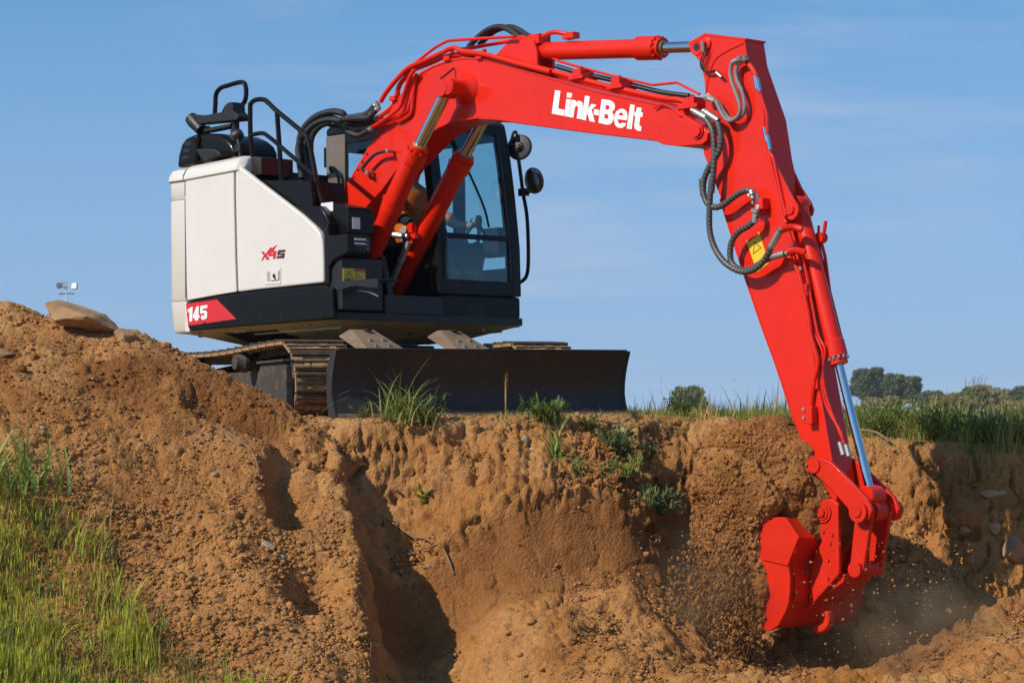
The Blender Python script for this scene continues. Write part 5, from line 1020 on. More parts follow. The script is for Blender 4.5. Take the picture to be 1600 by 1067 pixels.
# soil tone: moist fresh earth on the crest of the mound and the scraped face, pale dry crust near the top edge
mo = np.zeros(len(V)); pa = np.zeros(len(V))
dc = np.exp(-((V[:, 1]-18.75-.12*(V[:, 0]+2))/.38)**2)
mo = np.maximum(mo, KM*np.clip(dc*1.3*sstep(-.35, .35, fbm(V[:, 0]*2, V[:, 1]*2, 0, 95, 3)+.15), 0, 1)*.85)
s2_ = np.zeros(len(V)); s2_[inn_] = scr; mo = np.maximum(mo, s2_*.78)
pa = np.clip(sstep(.15, -.02, Q)*.35+.35*sstep(.1, .7, fbm(V[:, 0]*2.3, V[:, 1]*2.3, V[:, 2]*2.3, 97, 3)), 0, 1)*(1-mo)
gd = sstep(1.0, 1.6, V[:, 0])*sstep(0, .2, Q)*(1-sstep(.7, 1.2, Q)); pa *= 1-.3*gd
idx = np.arange(sh_[0]*sh_[1]).reshape(sh_)
F4 = np.stack([idx[:-1, :-1].ravel(), idx[:-1, 1:].ravel(), idx[1:, 1:].ravel(), idx[1:, :-1].ravel()], 1)
kf = KM[F4].mean(1); qf = Q[F4].mean(1); yf = V[F4][:, :, 1].mean(1)
cls = np.where(kf > .5, 0, np.where(qf > -.05, 1, 2)); cls = np.where((cls == 0) & (Zt[F4].mean(1) < .03) & (qf < -.05), 2, cls)
FIELD = mat('far_field', (.12, .125, .035), .9, var=.5, dscale=.8, bump=.3, bscale=8)
for c_, nm, m_ in ((0, 'spoil_mound', SOIL), (1, 'excavated_pit', SOIL), (2, 'field', SOIL)):
    f = F4[cls == c_]; u, inv = np.unique(f, return_inverse=True)
    o = npmesh(nm, V[u], inv.reshape(f.shape), m_, attrs={'moist': mo[u], 'pale': pa[u]}); tag(o, kind='structure')
    if nm == 'field':
        o.data.materials.append(FIELD); mi = ((yf[cls == 2] > 26) | (yf[cls == 2] < 5)).astype(np.int32); o.data.polygons.foreach_set('material_index', mi)
# ground lookup for everything that stands on it
def gz(x, y): return float(terrain(np.array([x]), np.array([y]))[0][0])
# ---------- clods: loose lumps of soil ----------
def ico(sub):
    bm = bmesh.new(); bmesh.ops.create_icosphere(bm, subdivisions=sub, radius=1); bm.verts.ensure_lookup_table()
    v = np.array([q.co[:] for q in bm.verts]); f = np.array([[q.index for q in p.verts] for p in bm.faces]); bm.free(); return v, f
def lumps(name, pos, rad, sub, m, jag=.28, moist=None, label=None, flatz=.75, parent=None):
    v0, f0 = ico(sub); n = len(pos); nv = len(v0)
    A = RNG.uniform(0, 2*math.pi, (n, 3)); ca, sa = np.cos(A), np.sin(A)
    Rm = np.zeros((n, 3, 3)); cx, cy, cz = ca.T; sx, sy, sz = sa.T
    Rm[:, 0, 0] = cz*cy; Rm[:, 0, 1] = cz*sy*sx-sz*cx; Rm[:, 0, 2] = cz*sy*cx+sz*sx
    Rm[:, 1, 0] = sz*cy; Rm[:, 1, 1] = sz*sy*sx+cz*cx; Rm[:, 1, 2] = sz*sy*cx-cz*sx
    Rm[:, 2, 0] = -sy; Rm[:, 2, 1] = cy*sx; Rm[:, 2, 2] = cy*cx
    sc = RNG.uniform(.7, 1.25, (n, 1, 3)); vv = v0[None]*(1+jag*RNG.uniform(-1, 1, (n, nv, 1)))*sc
    vv = np.einsum('nij,nvj->nvi', Rm, vv)*rad[:, None, None]; vv[:, :, 2] *= flatz; vv += pos[:, None, :]
    F = (f0[None]+(np.arange(n)*nv)[:, None, None]).reshape(-1, 3)
    mo_ = np.repeat(moist if moist is not None else np.zeros(n), nv); pa_ = np.repeat(RNG.uniform(0, .5, n)*(1-(moist if moist is not None else 0)), nv)
    o = npmesh(name, vv.reshape(-1, 3), F, m, attrs={'moist': mo_, 'pale': pa_}, smooth=True, parent=parent)
    return o
def scatter(n, xr, yr, dens):
    x = RNG.uniform(*xr, n); y = RNG.uniform(*yr, n); ok = np.abs(x) < y*.215+.25
    x, y = x[ok], y[ok]; z, k, q = terrain(x, y); d = dens(x, y, z, k, q); keep = RNG.random(len(x)) < d
    return x[keep], y[keep], z[keep], k[keep], q[keep]
def dens_small(x, y, z, k, q):
    n = sstep(-.5, .4, fbm(x*1.6, y*1.6, 0, 101, 3)+.1)
    lower = sstep(18.3, 16.8, y)
    dm = k*(.35+.75*lower*n)
    dp = (1-k)*(np.where(q > -.05, .25*n, .05)+.55*n*sstep(1.2, 1.7, q)+1.0*n*sstep(.9, .4, q)*sstep(0, .1, q))
    dp *= 1-.85*sstep(.80, .9, q)*(1-sstep(1.2, 1.5, q))*(1-sstep(.9, 1.3, x))
    return np.clip(dm+dp, 0, 1)
x, y, z, k, q = scatter(150000, (-4.4, 4.4), (14.2, 20.4), dens_small)
r = .0055*(RNG.pareto(2.6, len(x))+1); r = np.clip(r, .0055, .020)*np.where((k > .5) & (y < 17.3), 1.3, 1.0)
mz = np.interp(np.abs(y-18.75-.12*(x+2)), [.2, .6], [.8, 0])*k
o = lumps('soil_crumbs', np.stack([x, y, z+r*.25], 1), r, 1, SOIL, .3, mz); tag(o, kind='stuff')
x, y, z, k, q = scatter(5200, (-4.4, 4.4), (14.2, 20.2), lambda x, y, z, k, q: .45*dens_small(x, y, z, k, q)+.25*sstep(1.2, 2, q)*(1-k))
r = np.clip(.015*(RNG.pareto(3.2, len(x))+1), .015, .05); mz = np.interp(np.abs(y-18.75-.12*(x+2)), [.2, .6], [.8, 0])*k
o = lumps('soil_clods', np.stack([x, y, z+r*.2], 1), r, 2, SOIL, .16, mz, flatz=.8); tag(o, kind='stuff')
PEB = mat('small_stone', (.36, .25, .155), .9, var=.6, dust=.3, dscale=12)
x, y, z, k, q = scatter(900, (-4.3, 4.4), (14.3, 20.2), lambda x, y, z, k, q: .35+.3*sstep(1.0, 1.6, q)*(1-k))
r = np.clip(.008*(RNG.pareto(2.4, len(x))+1), .008, .030); o = lumps('small_stones', np.stack([x, y, z+r*.25], 1), r, 2, PEB, .14, flatz=.65); tag(o, kind='stuff')
# ---------- single rocks one can point to ----------
ROCKP = mat('pale_rock', (.46, .34, .21), .9, var=.4, dust=.35, dustcol=(.38, .21, .09), dscale=6, bump=.5)
ROCKG = mat('grey_rock', (.34, .27, .19), .9, var=.4, dust=.3, dustcol=(.36, .21, .1), dscale=6, bump=.5)
ROCKB = mat('brown_rock', (.36, .20, .095), .95, var=.4, dust=.25, dustcol=(.42, .26, .13), dscale=5, bump=.6)
def rock(name, label, cat, x, y, size, m, seed, rot=(0, 0, 0), z=None, sub=4, cut=.55):
    v, f = ico(sub); rs = np.random.default_rng(seed)
    v = v*(1+.16*fbm(v[:, 0]*1.5+seed, v[:, 1]*1.5, v[:, 2]*1.5, seed, 4)[:, None])
    for _ in range(16):    # facets: clip by random planes
        n = rs.normal(size=3); n /= np.linalg.norm(n); d = v @ n; c = rs.uniform(cut*.75, .82); v = v-np.outer(np.maximum(d-c, 0)*.97, n)
    v = v+.03*np.stack([fbm(v[:, 0]*9+i*7, v[:, 1]*9, v[:, 2]*9, seed+i, 2) for i in range(3)], 1)
    v = v*np.array(size)
    o = npmesh(name, v, f, m); o.rotation_euler = rot; o.location = (x, y, (gz(x, y) if z is None else z)); o.data.set_sharp_from_angle(angle=R(50))
    return tag(o, label, cat)
# rocks and slabs
rock('rock_slab', 'big pale rock slab lying tilted on top of the spoil mound', 'rock', -3.36, 19.14, (.41, .24, .125), mat('slab_rock', (.44, .26, .115), .95, var=.5, dust=.42, dustcol=(.26, .13, .05), dscale=5, bump=.6), 4, (R(8), R(19), R(4)), .80)
rock('earth_clod', 'dark rounded clod under the low end of the big slab', 'clod', -2.95, 19.05, (.11, .10, .085), ROCKB, 9, (0, R(20), 0), .615, 4, .7)
rock('flat_rock', 'flat brown rock at the left edge of the photo high on the mound', 'rock', -3.83, 18.70, (.17, .12, .055), ROCKB, 12, (R(20), R(6), 0), None)
ROCKT = mat('tan_rock', (.40, .29, .17), .95, var=.4, dust=.5, dustcol=(.36, .19, .07), dscale=6, bump=.6)
rocks = [
 ('pale elongated stone half buried low on the mound flank', -1.68, 17.05, (.085, .05, .035), ROCKP, 21, (0, .4, -.3)),
 ('white stone just below the pale elongated one on the mound', -1.575, 17.0, (.045, .035, .028), ROCKG, 22, (0, 0, .6)),
 ('brown stone lying alone on the crumbly lower mound near the grass', -1.905, 16.37, (.062, .05, .036), ROCKB, 23, (0, .2, .3)),
 ('white crumbly rock set in the pit edge right of the clump', .865, 19.50, (.10, .05, .045), ROCKP, 24, (0, .15, .1)),
 ('grey flat stone on the pit edge in front of the blade middle', -.19, 19.02, (.065, .045, .022), ROCKG, 25, (0, -.2, .2)),
 ('pale round stone at the foot of the dark gully', -.265, 16.72, (.055, .05, .045), ROCKP, 26, (0, 0, 0)),
 ('pale grey rock face bulging from the right pit wall', 3.68, 19.05, (.075, .06, .055), ROCKT, 27, (0, .3, .2)),
 ('grey shard sticking from the bank below the seeding grass stalk', .10, 19.05, (.05, .03, .06), ROCKG, 28, (.3, .8, .2)),
 ('long pale rock shelf protruding from the right pit wall', 3.70, 19.22, (.15, .09, .05), ROCKT, 29, (0, -.1, .1)),
 ('round brown stone near the middle of the mound slope', -2.92, 17.55, (.06, .055, .045), ROCKB, 30, (0, 0, .5)),
 ('brown cobble on the pit floor under the bucket shadow', 1.7, 16.6, (.07, .06, .05), ROCKB, 31, (0, 0, .2)),
 ('reddish block at the bottom edge of the pit floor', .33, 16.15, (.10, .085, .075), ROCKB, 32, (0, .2, .8)),
 ('brown block leaning at the bottom right of the pit floor', 2.95, 17.3, (.11, .09, .08), ROCKB, 33, (.3, .2, .1)),
 ('large fractured earth block in the right pit wall', 3.82, 18.98, (.14, .10, .13), ROCKB, 34, (0, .1, .4)),
 ('second fractured earth block left of the pale rock face', 3.46, 19.1, (.12, .08, .07), ROCKB, 35, (0, .3, .9)),
 ('small pale stone under the white crumbly rock in the bank', .15, 18.93, (.04, .03, .025), ROCKP, 36, (0, 0, 0)),
 ('tan stone on the upper mound below the dark moist band', -2.35, 18.1, (.05, .04, .035), ROCKB, 37, (0, 0, 1)),
 ('pale pebble beside the gully edge halfway down the bank', -.62, 18.1, (.045, .04, .035), ROCKP, 38, (0, 0, 1)),
 ('brown cobble at the left end of the pit floor rubble', .02, 16.55, (.075, .06, .055), ROCKB, 39, (0, 0, 1)),
 ('flat tan stone low in the pit right of the bucket', 2.55, 16.9, (.08, .06, .03), ROCKB, 40, (0, .1, 1)),
]
for i, (lab, x, y, sz, m, sd_, ro) in enumerate(rocks):
    q = rock('rock', lab, 'rock', x, y, sz, m, sd_, ro, None, 3)
    q['group'] = 'single rocks on the dug earth'
# ---------- soil in the bucket, spilling over its near side ----------
XWn = np.array(XW)
def to_world(P): return P @ XWn[:3, :3].T + XWn[:3, 3]
def soil_blob(name, poly, c0, ymid, yfront, yback, nu, nr, seed, wet):
    poly = np.array(poly); c0 = np.array(c0)
    an = np.arctan2(poly[:, 1]-c0[1], poly[:, 0]-c0[0]); rd = np.hypot(poly[:, 0]-c0[0], poly[:, 1]-c0[1]); od = np.argsort(an); an, rd = an[od], rd[od]
    anx = np.concatenate([an-2*math.pi, an, an+2*math.pi]); rdx = np.tile(rd, 3)
    uu = np.linspace(0, 2*math.pi, nu, endpoint=False)
    w_ = np.concatenate([np.linspace(.004, 1, nr), np.linspace(1, .004, nr//3)[1:]]); side_ = np.concatenate([-np.ones(nr), np.ones(nr//3-1)])
    A_, W_ = np.meshgrid(uu, w_); S_ = np.repeat(side_[:, None], nu, 1)
    rr_ = np.interp((A_+math.pi) % (2*math.pi)-math.pi, anx, rdx)
    PX = c0[0]+np.cos(A_)*rr_*W_; PZ = c0[1]+np.sin(A_)*rr_*W_; yy = (1-W_**3.2)**(1/2.2)
    PYl = ymid+np.where(S_ < 0, (yfront-ymid)*yy, (yback-ymid)*yy)
    def bl(s, k): return np.abs(vnoise(PX*s, PYl*s, PZ*s, seed+k))-.25
    nz = .05*fbm(PX*4, PYl*4, PZ*4, seed, 2)+.030*bl(7, 3)+.022*bl(15, 4)+.014*bl(32, 5)+.009*bl(60, 6)
    D_ = np.stack([np.cos(A_)*W_**2, S_*yy, np.sin(A_)*W_**2], 2); D_ /= np.linalg.norm(D_, axis=2)[:, :, None]+1e-6
    PP = np.stack([PX, PYl, PZ], 2)+D_*nz[:, :, None]; n2 = PP.shape[0]
    ix = np.arange(nu*n2).reshape(n2, nu); FF = np.stack([ix[:-1].ravel(), ix[1:].ravel(), np.roll(ix[1:], -1, 1).ravel(), np.roll(ix[:-1], -1, 1).ravel()], 1)
    hm = np.clip(wet+.5*fbm(PX.ravel()*3, PZ.ravel()*3, 0, seed+9, 3), 0, 1)
    o = npmesh(name, to_world(PP.reshape(-1, 3)), FF, SOIL, attrs={'moist': hm, 'pale': np.zeros(nu*n2)}); tag(o, kind='stuff')
    return PP.reshape(-1, 3)
pin = soil_blob('soil_load', G['soil_in'], (4.80, -.50), -.15, -.535, .22, 460, 170, 201, .62)
pout = soil_blob('spilling_soil', G['soil_out'], (4.66, -.95), -.54, -.635, -.42, 520, 190, 221, .64)
# crumbs on the load, and soil pouring off it
n = 16000; pa_ = np.concatenate([pin, pout]); base = pa_[RNG.integers(0, len(pa_), n)]; base = base[base[:, 1] < -.12]
r = np.clip(.0035*(RNG.pareto(2.3, len(base))+1), .0035, .022)
o = lumps('loose_soil', to_world(base+np.array([0, -.002, 0])), r, 1, SOIL, .3, RNG.uniform(.2, .9, len(base)), flatz=1); tag(o, kind='stuff')
n = 5200; t = RNG.random(n)**.8; fx_ = RNG.uniform(4.40, 5.0, n)+RNG.normal(0, .03, n); fz_ = -1.0-t*.85+RNG.normal(0, .05, n); fy_ = -.60-.10*t+RNG.normal(0, .07, n)
r = np.clip(.0035*(RNG.pareto(2.2, n)+1), .0035, .020)
o = lumps('falling_soil', to_world(np.stack([fx_, fy_, fz_], 1)), r, 1, SOIL, .3, RNG.uniform(.1, .8, n), flatz=1.5); tag(o, kind='stuff')
n = 420; o = lumps('flying_crumbs', to_world(np.stack([RNG.uniform(5.3, 6.5, n), RNG.uniform(-.6, .3, n), RNG.uniform(-1.8, -.95, n)], 1)), np.clip(.0035*(RNG.pareto(2.2, n)+1), .0035, .012), 1, SOIL, .3, RNG.uniform(0, .3, n), flatz=1); tag(o, kind='stuff')
# dust hanging round the bucket
dv = bpy.data.materials.new('dust_volume'); dv.use_nodes = True; nt = dv.node_tree; nt.nodes.remove(nt.nodes['Principled BSDF'])
ov = [q for q in nt.nodes if q.type == 'OUTPUT_MATERIAL'][0]; pv = nt.nodes.new('ShaderNodeVolumePrincipled'); pv.inputs['Color'].default_value = (.72, .48, .28, 1); pv.inputs['Anisotropy'].default_value = .2
tcv = nt.nodes.new('ShaderNodeTexCoord'); ln_ = nt.nodes.new('ShaderNodeVectorMath'); ln_.operation = 'LENGTH'; nt.links.new(tcv.outputs['Object'], ln_.inputs[0])
fr_ = nt.nodes.new('ShaderNodeMapRange'); fr_.interpolation_type = 'SMOOTHSTEP'; fr_.inputs[1].default_value = .25; fr_.inputs[2].default_value = 1.0; fr_.inputs[3].default_value = 1; fr_.inputs[4].default_value = 0; nt.links.new(ln_.outputs['Value'], fr_.inputs[0])
nv1 = nt.nodes.new('ShaderNodeTexNoise'); nv1.inputs['Scale'].default_value = 2.4; nv1.inputs['Detail'].default_value = 3; nt.links.new(tcv.outputs['Object'], nv1.inputs[0])
nr1 = nt.nodes.new('ShaderNodeMapRange'); nr1.inputs[1].default_value = .38; nr1.inputs[2].default_value = .68; nr1.inputs[3].default_value = .05; nr1.inputs[4].default_value = 1.9; nt.links.new(nv1.outputs[0], nr1.inputs[0])
mv = nt.nodes.new('ShaderNodeMath'); mv.operation = 'MULTIPLY'; nt.links.new(fr_.outputs[0], mv.inputs[0]); nt.links.new(nr1.outputs[0], mv.inputs[1]); nt.links.new(mv.outputs[0], pv.inputs['Density']); nt.links.new(pv.outputs[0], ov.inputs['Volume'])
vd, fd = ico(3)
for cx1, cy1, cz1, rx1, ry1, rz1 in ((4.72, -.72, -1.40, .62, .5, .66), (5.95, .05, -1.55, .75, .7, .5)):
    wv = to_world(np.array([[cx1, cy1, cz1]]))[0]; o = npmesh('dust_cloud', vd, fd, dv); o.location = wv; o.scale = (rx1, ry1, rz1); tag(o, kind='stuff')
# ---------- grass and weeds ----------
def leafmat(name, rough=.55, trans=.38):
    m, nt, b = newmat(name); N = nt.nodes.new; L = nt.links.new
    a = N('ShaderNodeAttribute'); a.attribute_name = 'tint'; wm = N('ShaderNodeMixRGB'); wm.blend_type = 'MULTIPLY'; wm.inputs[0].default_value = 1; wm.inputs[2].default_value = (1.32, 1.12, .80, 1); L(a.outputs['Color'], wm.inputs[1]); L(wm.outputs[0], b.inputs['Base Color']); b.inputs['Roughness'].default_value = rough; b.inputs['Specular IOR Level'].default_value = .35
    t = N('ShaderNodeBsdfTranslucent'); L(wm.outputs[0], t.inputs[0]); mx = N('ShaderNodeMixShader'); mx.inputs[0].default_value = trans
    o = [q for q in nt.nodes if q.type == 'OUTPUT_MATERIAL'][0]; L(b.outputs[0], mx.inputs[1]); L(t.outputs[0], mx.inputs[2]); L(mx.outputs[0], o.inputs[0]); return m
LEAF = leafmat('grass_leaf')
def blades(base, h, w, lean, az, col, curl=1.0, seg=4):
    """arrays: base (n,3), h, w, lean, az; returns V, F, C"""
    n = len(h); ts = np.linspace(0, 1, seg+1); V = np.zeros((n, seg+1, 2, 3))
    dx, dy = np.cos(az), np.sin(az); tw = az+math.pi/2+RNG.uniform(-.6, .6, n); wx, wy = np.cos(tw), np.sin(tw)
    for i, t in enumerate(ts):
        b = lean*t**(1.0+curl*.8); out_ = h*b; up_ = h*t*np.sqrt(np.clip(1-(lean*t**1.2*.75)**2, .05, 1))-h*np.maximum(lean-.55, 0)*t**2.4*.95
        ww = w*(1-t**1.6)*.5+.0004
        for s, sg in ((0, -1), (1, 1)):
            V[:, i, s, 0] = base[:, 0]+dx*out_+wx*ww*sg; V[:, i, s, 1] = base[:, 1]+dy*out_+wy*ww*sg; V[:, i, s, 2] = base[:, 2]+up_
    k = 2*(seg+1); q = np.array([[2*i, 2*i+1, 2*i+3, 2*i+2] for i in range(seg)])
    F = (q[None]+(np.arange(n)*k)[:, None, None]).reshape(-1, 4)
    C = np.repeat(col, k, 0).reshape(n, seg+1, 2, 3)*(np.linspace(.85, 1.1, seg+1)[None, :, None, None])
    return V.reshape(-1, 3), F, C.reshape(-1, 3)
def palette(n, cols, wts, jit=.18):
    cols = np.array(cols); i = RNG.choice(len(cols), n, p=np.array(wts)/sum(wts)); return cols[i]*(1+RNG.uniform(-jit, jit, (n, 1)))*(1+RNG.uniform(-.06, .06, (n, 3)))
def joinvf(parts):
    Vs, Fs, Cs = [], [], []; o = 0
    for v, f, c in parts: Vs.append(v); Fs.append(f+o); Cs.append(c); o += len(v)
    return np.concatenate(Vs), np.concatenate(Fs), np.concatenate(Cs)
YG = [(.31, .41, .055), (.40, .46, .065), (.20, .30, .06), (.10, .19, .05), (.44, .40, .17), (.23, .15, .08)]
# leafy plants: stems with small leaves
def leafy(n, r, h, cols, wts, leaf=(.02, .045), lw=.35, droop=.4, flat_=1.0, stems=9):
    """a bushy plant as V, F, C in its own axes"""
    V, F, C = [], [], []; o = 0
    az = RNG.uniform(0, 6.28, stems); ln = RNG.uniform(.3, 1.0, stems)*r; hs = RNG.uniform(.6, 1, stems)*h
    b = np.zeros((stems, 3)); b[:, :2] = RNG.normal(0, r*.08, (stems, 2))
    P = [blades(b, np.hypot(hs, ln), np.full(stems, .006), np.clip(ln/np.hypot(hs, ln), .05, .95), az, palette(stems, cols, wts)*.8, .3)]
    s = RNG.integers(0, stems, n); t = RNG.uniform(.2, 1, n)
    p = np.stack([b[s, 0]+np.cos(az[s])*ln[s]*t**1.2, b[s, 1]+np.sin(az[s])*ln[s]*t**1.2, hs[s]*t], 1)+RNG.normal(0, r*.07, (n, 3)); p[:, 2] = np.maximum(p[:, 2], .005)
    L_ = RNG.uniform(*leaf, n); P.append(blades(p, L_, L_*lw, RNG.uniform(.3, 1.2, n)*flat_, az[s]+RNG.normal(0, .9, n), palette(n, cols, wts, .25), .5, 3))
    return joinvf(P)
def plant(name, label, cat, x, y, P, z=None, rot=(0, 0, 0), group=None):
    V, F, C = P; o = npmesh(name, V, F, LEAF, colors=C); o.location = (x, y, (gz(x, y) if z is None else z)-.01); o.rotation_euler = rot
    if name in ('weed', 'grass_tuft'): o.scale = (1.22, 1.22, 1.22)
    return tag(o, label, cat, group)
def tuft(n, h, w, lean, cols, wts, r=.05, curl=1):
    b = np.zeros((n, 3)); b[:, :2] = RNG.normal(0, r, (n, 2)); return blades(b, RNG.uniform(*h, n), RNG.uniform(*w, n), RNG.uniform(*lean, n), RNG.uniform(0, 6.28, n), palette(n, cols, wts), curl, 6)
# the grassy corner at the foot of the mound
n = 78000; x = RNG.uniform(-4.2, -.6, n); y = RNG.uniform(14.0, 17.3, n)
edge = np.interp(x, [-4.2, -3.5, -3.2, -2.98, -2.64, -2.28, -1.91, -1.39, -.8], [17.3, 17.1, 16.98, 16.8, 16.45, 16.0, 15.62, 15.15, 14.7])+.28*fbm(x*2.5, y*2.5, 0, 301, 3)
d = sstep(.15, -.5, y-edge)*(.35+.65*sstep(-.25, .2, fbm(x*2.1, y*2.1, 0, 302, 3))); ok = (RNG.random(n) < d) & (np.abs(x) < y*.21+.2); x, y, d = x[ok], y[ok], d[ok]; z, _, _ = terrain(x, y); n = len(x)
tall = RNG.random(n); br = sstep(.0, .5, fbm(x*1.5, y*1.5, 0, 304, 3))
h = np.where(tall > .93, RNG.uniform(.16, .34, n), RNG.uniform(.04, .16, n)); tuftn = sstep(-.3, .5, fbm(x*3, y*3, 0, 303, 2)); h *= .6+1.15*tuftn
pc = palette(n, YG, (3.4, 3.4, 2.0, 1.6, 1.8, 1.4)); pb = palette(n, [(.24, .15, .075), (.36, .26, .12), (.15, .13, .05), (.13, .16, .05)], (1.4, 1, 1, 1)); useb = RNG.random(n) < br*.75; pc[useb] = pb[useb]
parts = [blades(np.stack([x, y, z-.01], 1), h, RNG.uniform(.003, .010, n), np.abs(RNG.normal(.40, .5, n)).clip(.03, 1.35), RNG.uniform(0, 6.28, n), pc)]
m_ = 4200; i = RNG.integers(0, n, m_); i = i[RNG.random(m_) < .25+.9*tuftn[i]*(1-br[i])]; m_ = len(i)     # foxtail seed heads: fat yellow-green bristles on upright stems
hh = RNG.uniform(.09, .2, m_); bb = np.stack([x[i], y[i], z[i]], 1); az = RNG.uniform(0, 6.28, m_); ln = RNG.uniform(.02, .25, m_)
parts.append(blades(bb, hh, np.full(m_, .0025), ln, az, palette(m_, [(.20, .2, .05)], [1]), seg=2))
tip = bb+np.stack([np.cos(az)*hh*ln, np.sin(az)*hh*ln, hh*.96], 1)
for a_ in (0, 1.57): parts.append(blades(tip-np.array([0, 0, .012]), RNG.uniform(.04, .075, m_), RNG.uniform(.007, .011, m_), RNG.uniform(0, .2, m_), az+a_, palette(m_, [(.44, .50, .07), (.33, .42, .07), (.30, .21, .12)], (3, 2, .5)), seg=3))
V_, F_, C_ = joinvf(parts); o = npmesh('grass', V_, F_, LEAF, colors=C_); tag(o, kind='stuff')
# low leafy weeds and dead stems among the grass
pp = []
for k in range(70):
    xk = RNG.uniform(-3.9, -1.3); yk = float(np.interp(xk, [-4.2, -3.2, -2.6, -2.0, -1.3], [17.0, 16.75, 16.2, 15.6, 15.1]))-RNG.uniform(-.1, 1.6)
    if abs(xk) > yk*.215: continue
    dk = RNG.random() < .5; v1, f1, c1 = leafy(70, RNG.uniform(.08, .2), RNG.uniform(.08, .22), [(.26, .17, .09), (.16, .14, .06), (.36, .27, .13)] if dk else [(.10, .17, .05), (.15, .22, .06), (.07, .11, .04)], (1, 1, 1), (.02, .05), .28, .4, 1, 12)
    pp.append((v1+np.array([xk, yk, gz(xk, yk)-.01]), f1, c1))
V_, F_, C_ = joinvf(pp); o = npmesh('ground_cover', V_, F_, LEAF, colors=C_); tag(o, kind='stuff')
# dry litter and roots over the slopes
x, y, z, k, q = scatter(2600, (-4.2, 4.4), (14.4, 20.0), lambda x, y, z, k, q: .06+.2*sstep(.3, .6, fbm(x*1.2, y*1.2, 0, 305, 2))+.25*sstep(.5, 0, q)*sstep(-.05, .05, q))
n = len(x); v, f, c = blades(np.stack([x, y, z+.012], 1), RNG.uniform(.03, .16, n), RNG.uniform(.002, .005, n), RNG.uniform(.7, 1.3, n), RNG.uniform(0, 6.28, n), palette(n, [(.50, .36, .2), (.32, .2, .1), (.42, .32, .14)], (2, 1, 1)), seg=5)
o = npmesh('dry_straw', v, f, LEAF, colors=c); tag(o, kind='stuff')
# the weedy strip along the right pit edge and beyond
def strip_grass(nm, n, xr, yr, hf, cols, wts, wd=(.005, .011), lean=(.1, .8), seed=310):
    x = RNG.uniform(*xr, n); y = RNG.uniform(*yr, n); z, k, q = terrain(x, y); ok = (q < .03+.1*vnoise(x*4, y, 0, seed)) & (k < .3) & (np.abs(x) < y*.22+.3); x, y, z = x[ok], y[ok], z[ok]; n = len(x)
    h = hf(x, y)*(.55+.6*RNG.random(n))*(.25+1.5*sstep(-.3, .7, fbm(x*1.8, y*1.8, 0, seed, 4)))
    v, f, c = blades(np.stack([x, y, z-.01], 1), h, RNG.uniform(*wd, n), RNG.uniform(*lean, n), RNG.uniform(0, 6.28, n), palette(n, cols, wts))
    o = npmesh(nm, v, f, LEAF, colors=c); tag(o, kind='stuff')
GR = [(.20, .27, .07), (.09, .14, .04), (.21, .25, .06), (.32, .30, .12), (.42, .34, .17)]
strip_grass('edge_grass', 26000, (1.35, 5.2), (19.2, 24.5), lambda x, y: np.interp(x, [1.3, 1.9, 2.6, 3.1, 4.0, 5], [.07, .12, .15, .19, .20, .18]), GR, (3, 2, 3, 1.6, 1))
strip_grass('low_grass', 5200, (-1.6, 1.5), (18.9, 21.2), lambda x, y: np.interp(x, [-1.6, -.2, .3, 1.5], [.02, .03, .055, .075]), GR, (3, 1.5, 3, 1.5, 1), (.004, .008), (.2, 1.1), 320)
strip_grass('meadow_grass', 16000, (2, 16), (24.5, 70), lambda x, y: .30+.0*x, [(.13, .14, .04), (.2, .19, .07), (.08, .11, .03), (.28, .22, .11)], (3, 2, 2, 1), (.012, .03), (.1, .5), 330)
TG = [(.15, .23, .06), (.21, .29, .08), (.11, .17, .05), (.38, .31, .14)]
WG = [(.07, .12, .035), (.045, .085, .025), (.10, .15, .05)]
plant('grass_tuft', 'tall arching green grass tuft in front of the left half of the blade', 'grass tuft', -.86, 19.0, tuft(80, (.16, .42), (.007, .013), (.3, 1.25), TG, (3, 3, 1.5, .8), .07))
plant('grass_tuft', 'bent dark grass blades at the right side of the tall arching tuft', 'grass tuft', -.66, 18.98, joinvf([tuft(40, (.12, .30), (.006, .011), (.5, 1.3), TG, (3, 2, 2, .5), .07), leafy(160, .16, .20, WG, (1, 1, 1), (.025, .055))]))
plant('weed', 'small feathery weed at the left foot of the tall grass tuft', 'weed', -1.12, 19.0, leafy(150, .09, .11, [(.10, .13, .06), (.13, .16, .08)], (1, 1), (.012, .025), .3))
plant('weed', 'bright broad-leaved seedling low on the bank under the tall tuft', 'weed', -.65, 18.62, leafy(16, .07, .09, [(.16, .26, .04), (.13, .22, .035)], (1, 1), (.035, .06), .6))
plant('weed', 'dense drooping dark green clump on the pit edge', 'weed', .26, 19.28, joinvf([leafy(300, .19, .13, [(.07, .14, .035), (.11, .19, .05), (.15, .23, .06)], (2, 2, 1), (.035, .08), .22, .6, 1.2, 18), tuft(22, (.08, .2), (.004, .008), (.6, 1.4), TG, (2, 2, 1, 1), .06)]), gz(.26, 19.28)+.01)
plant('grass_tuft', 'upright light green grass sprout on the bank below the dark clump', 'grass tuft', .32, 18.88, tuft(22, (.12, .32), (.009, .016), (.1, .9), [(.16, .25, .07), (.22, .32, .09)], (1, 1), .025))
plant('grass_tuft', 'limp grass tuft hanging down the bank beside the light sprout', 'grass tuft', .45, 18.80, tuft(22, (.10, .24), (.005, .009), (.9, 1.5), TG, (2, 2, 1, 2), .03), None, (R(25), 0, 0))
plant('weed', 'grey green leafy weed high on the bank under the white rock', 'weed', .84, 19.22, leafy(260, .18, .18, [(.10, .155, .06), (.13, .19, .08), (.07, .11, .04)], (1, 1, 1), (.03, .06), .38), None, (R(22), 0, 0))
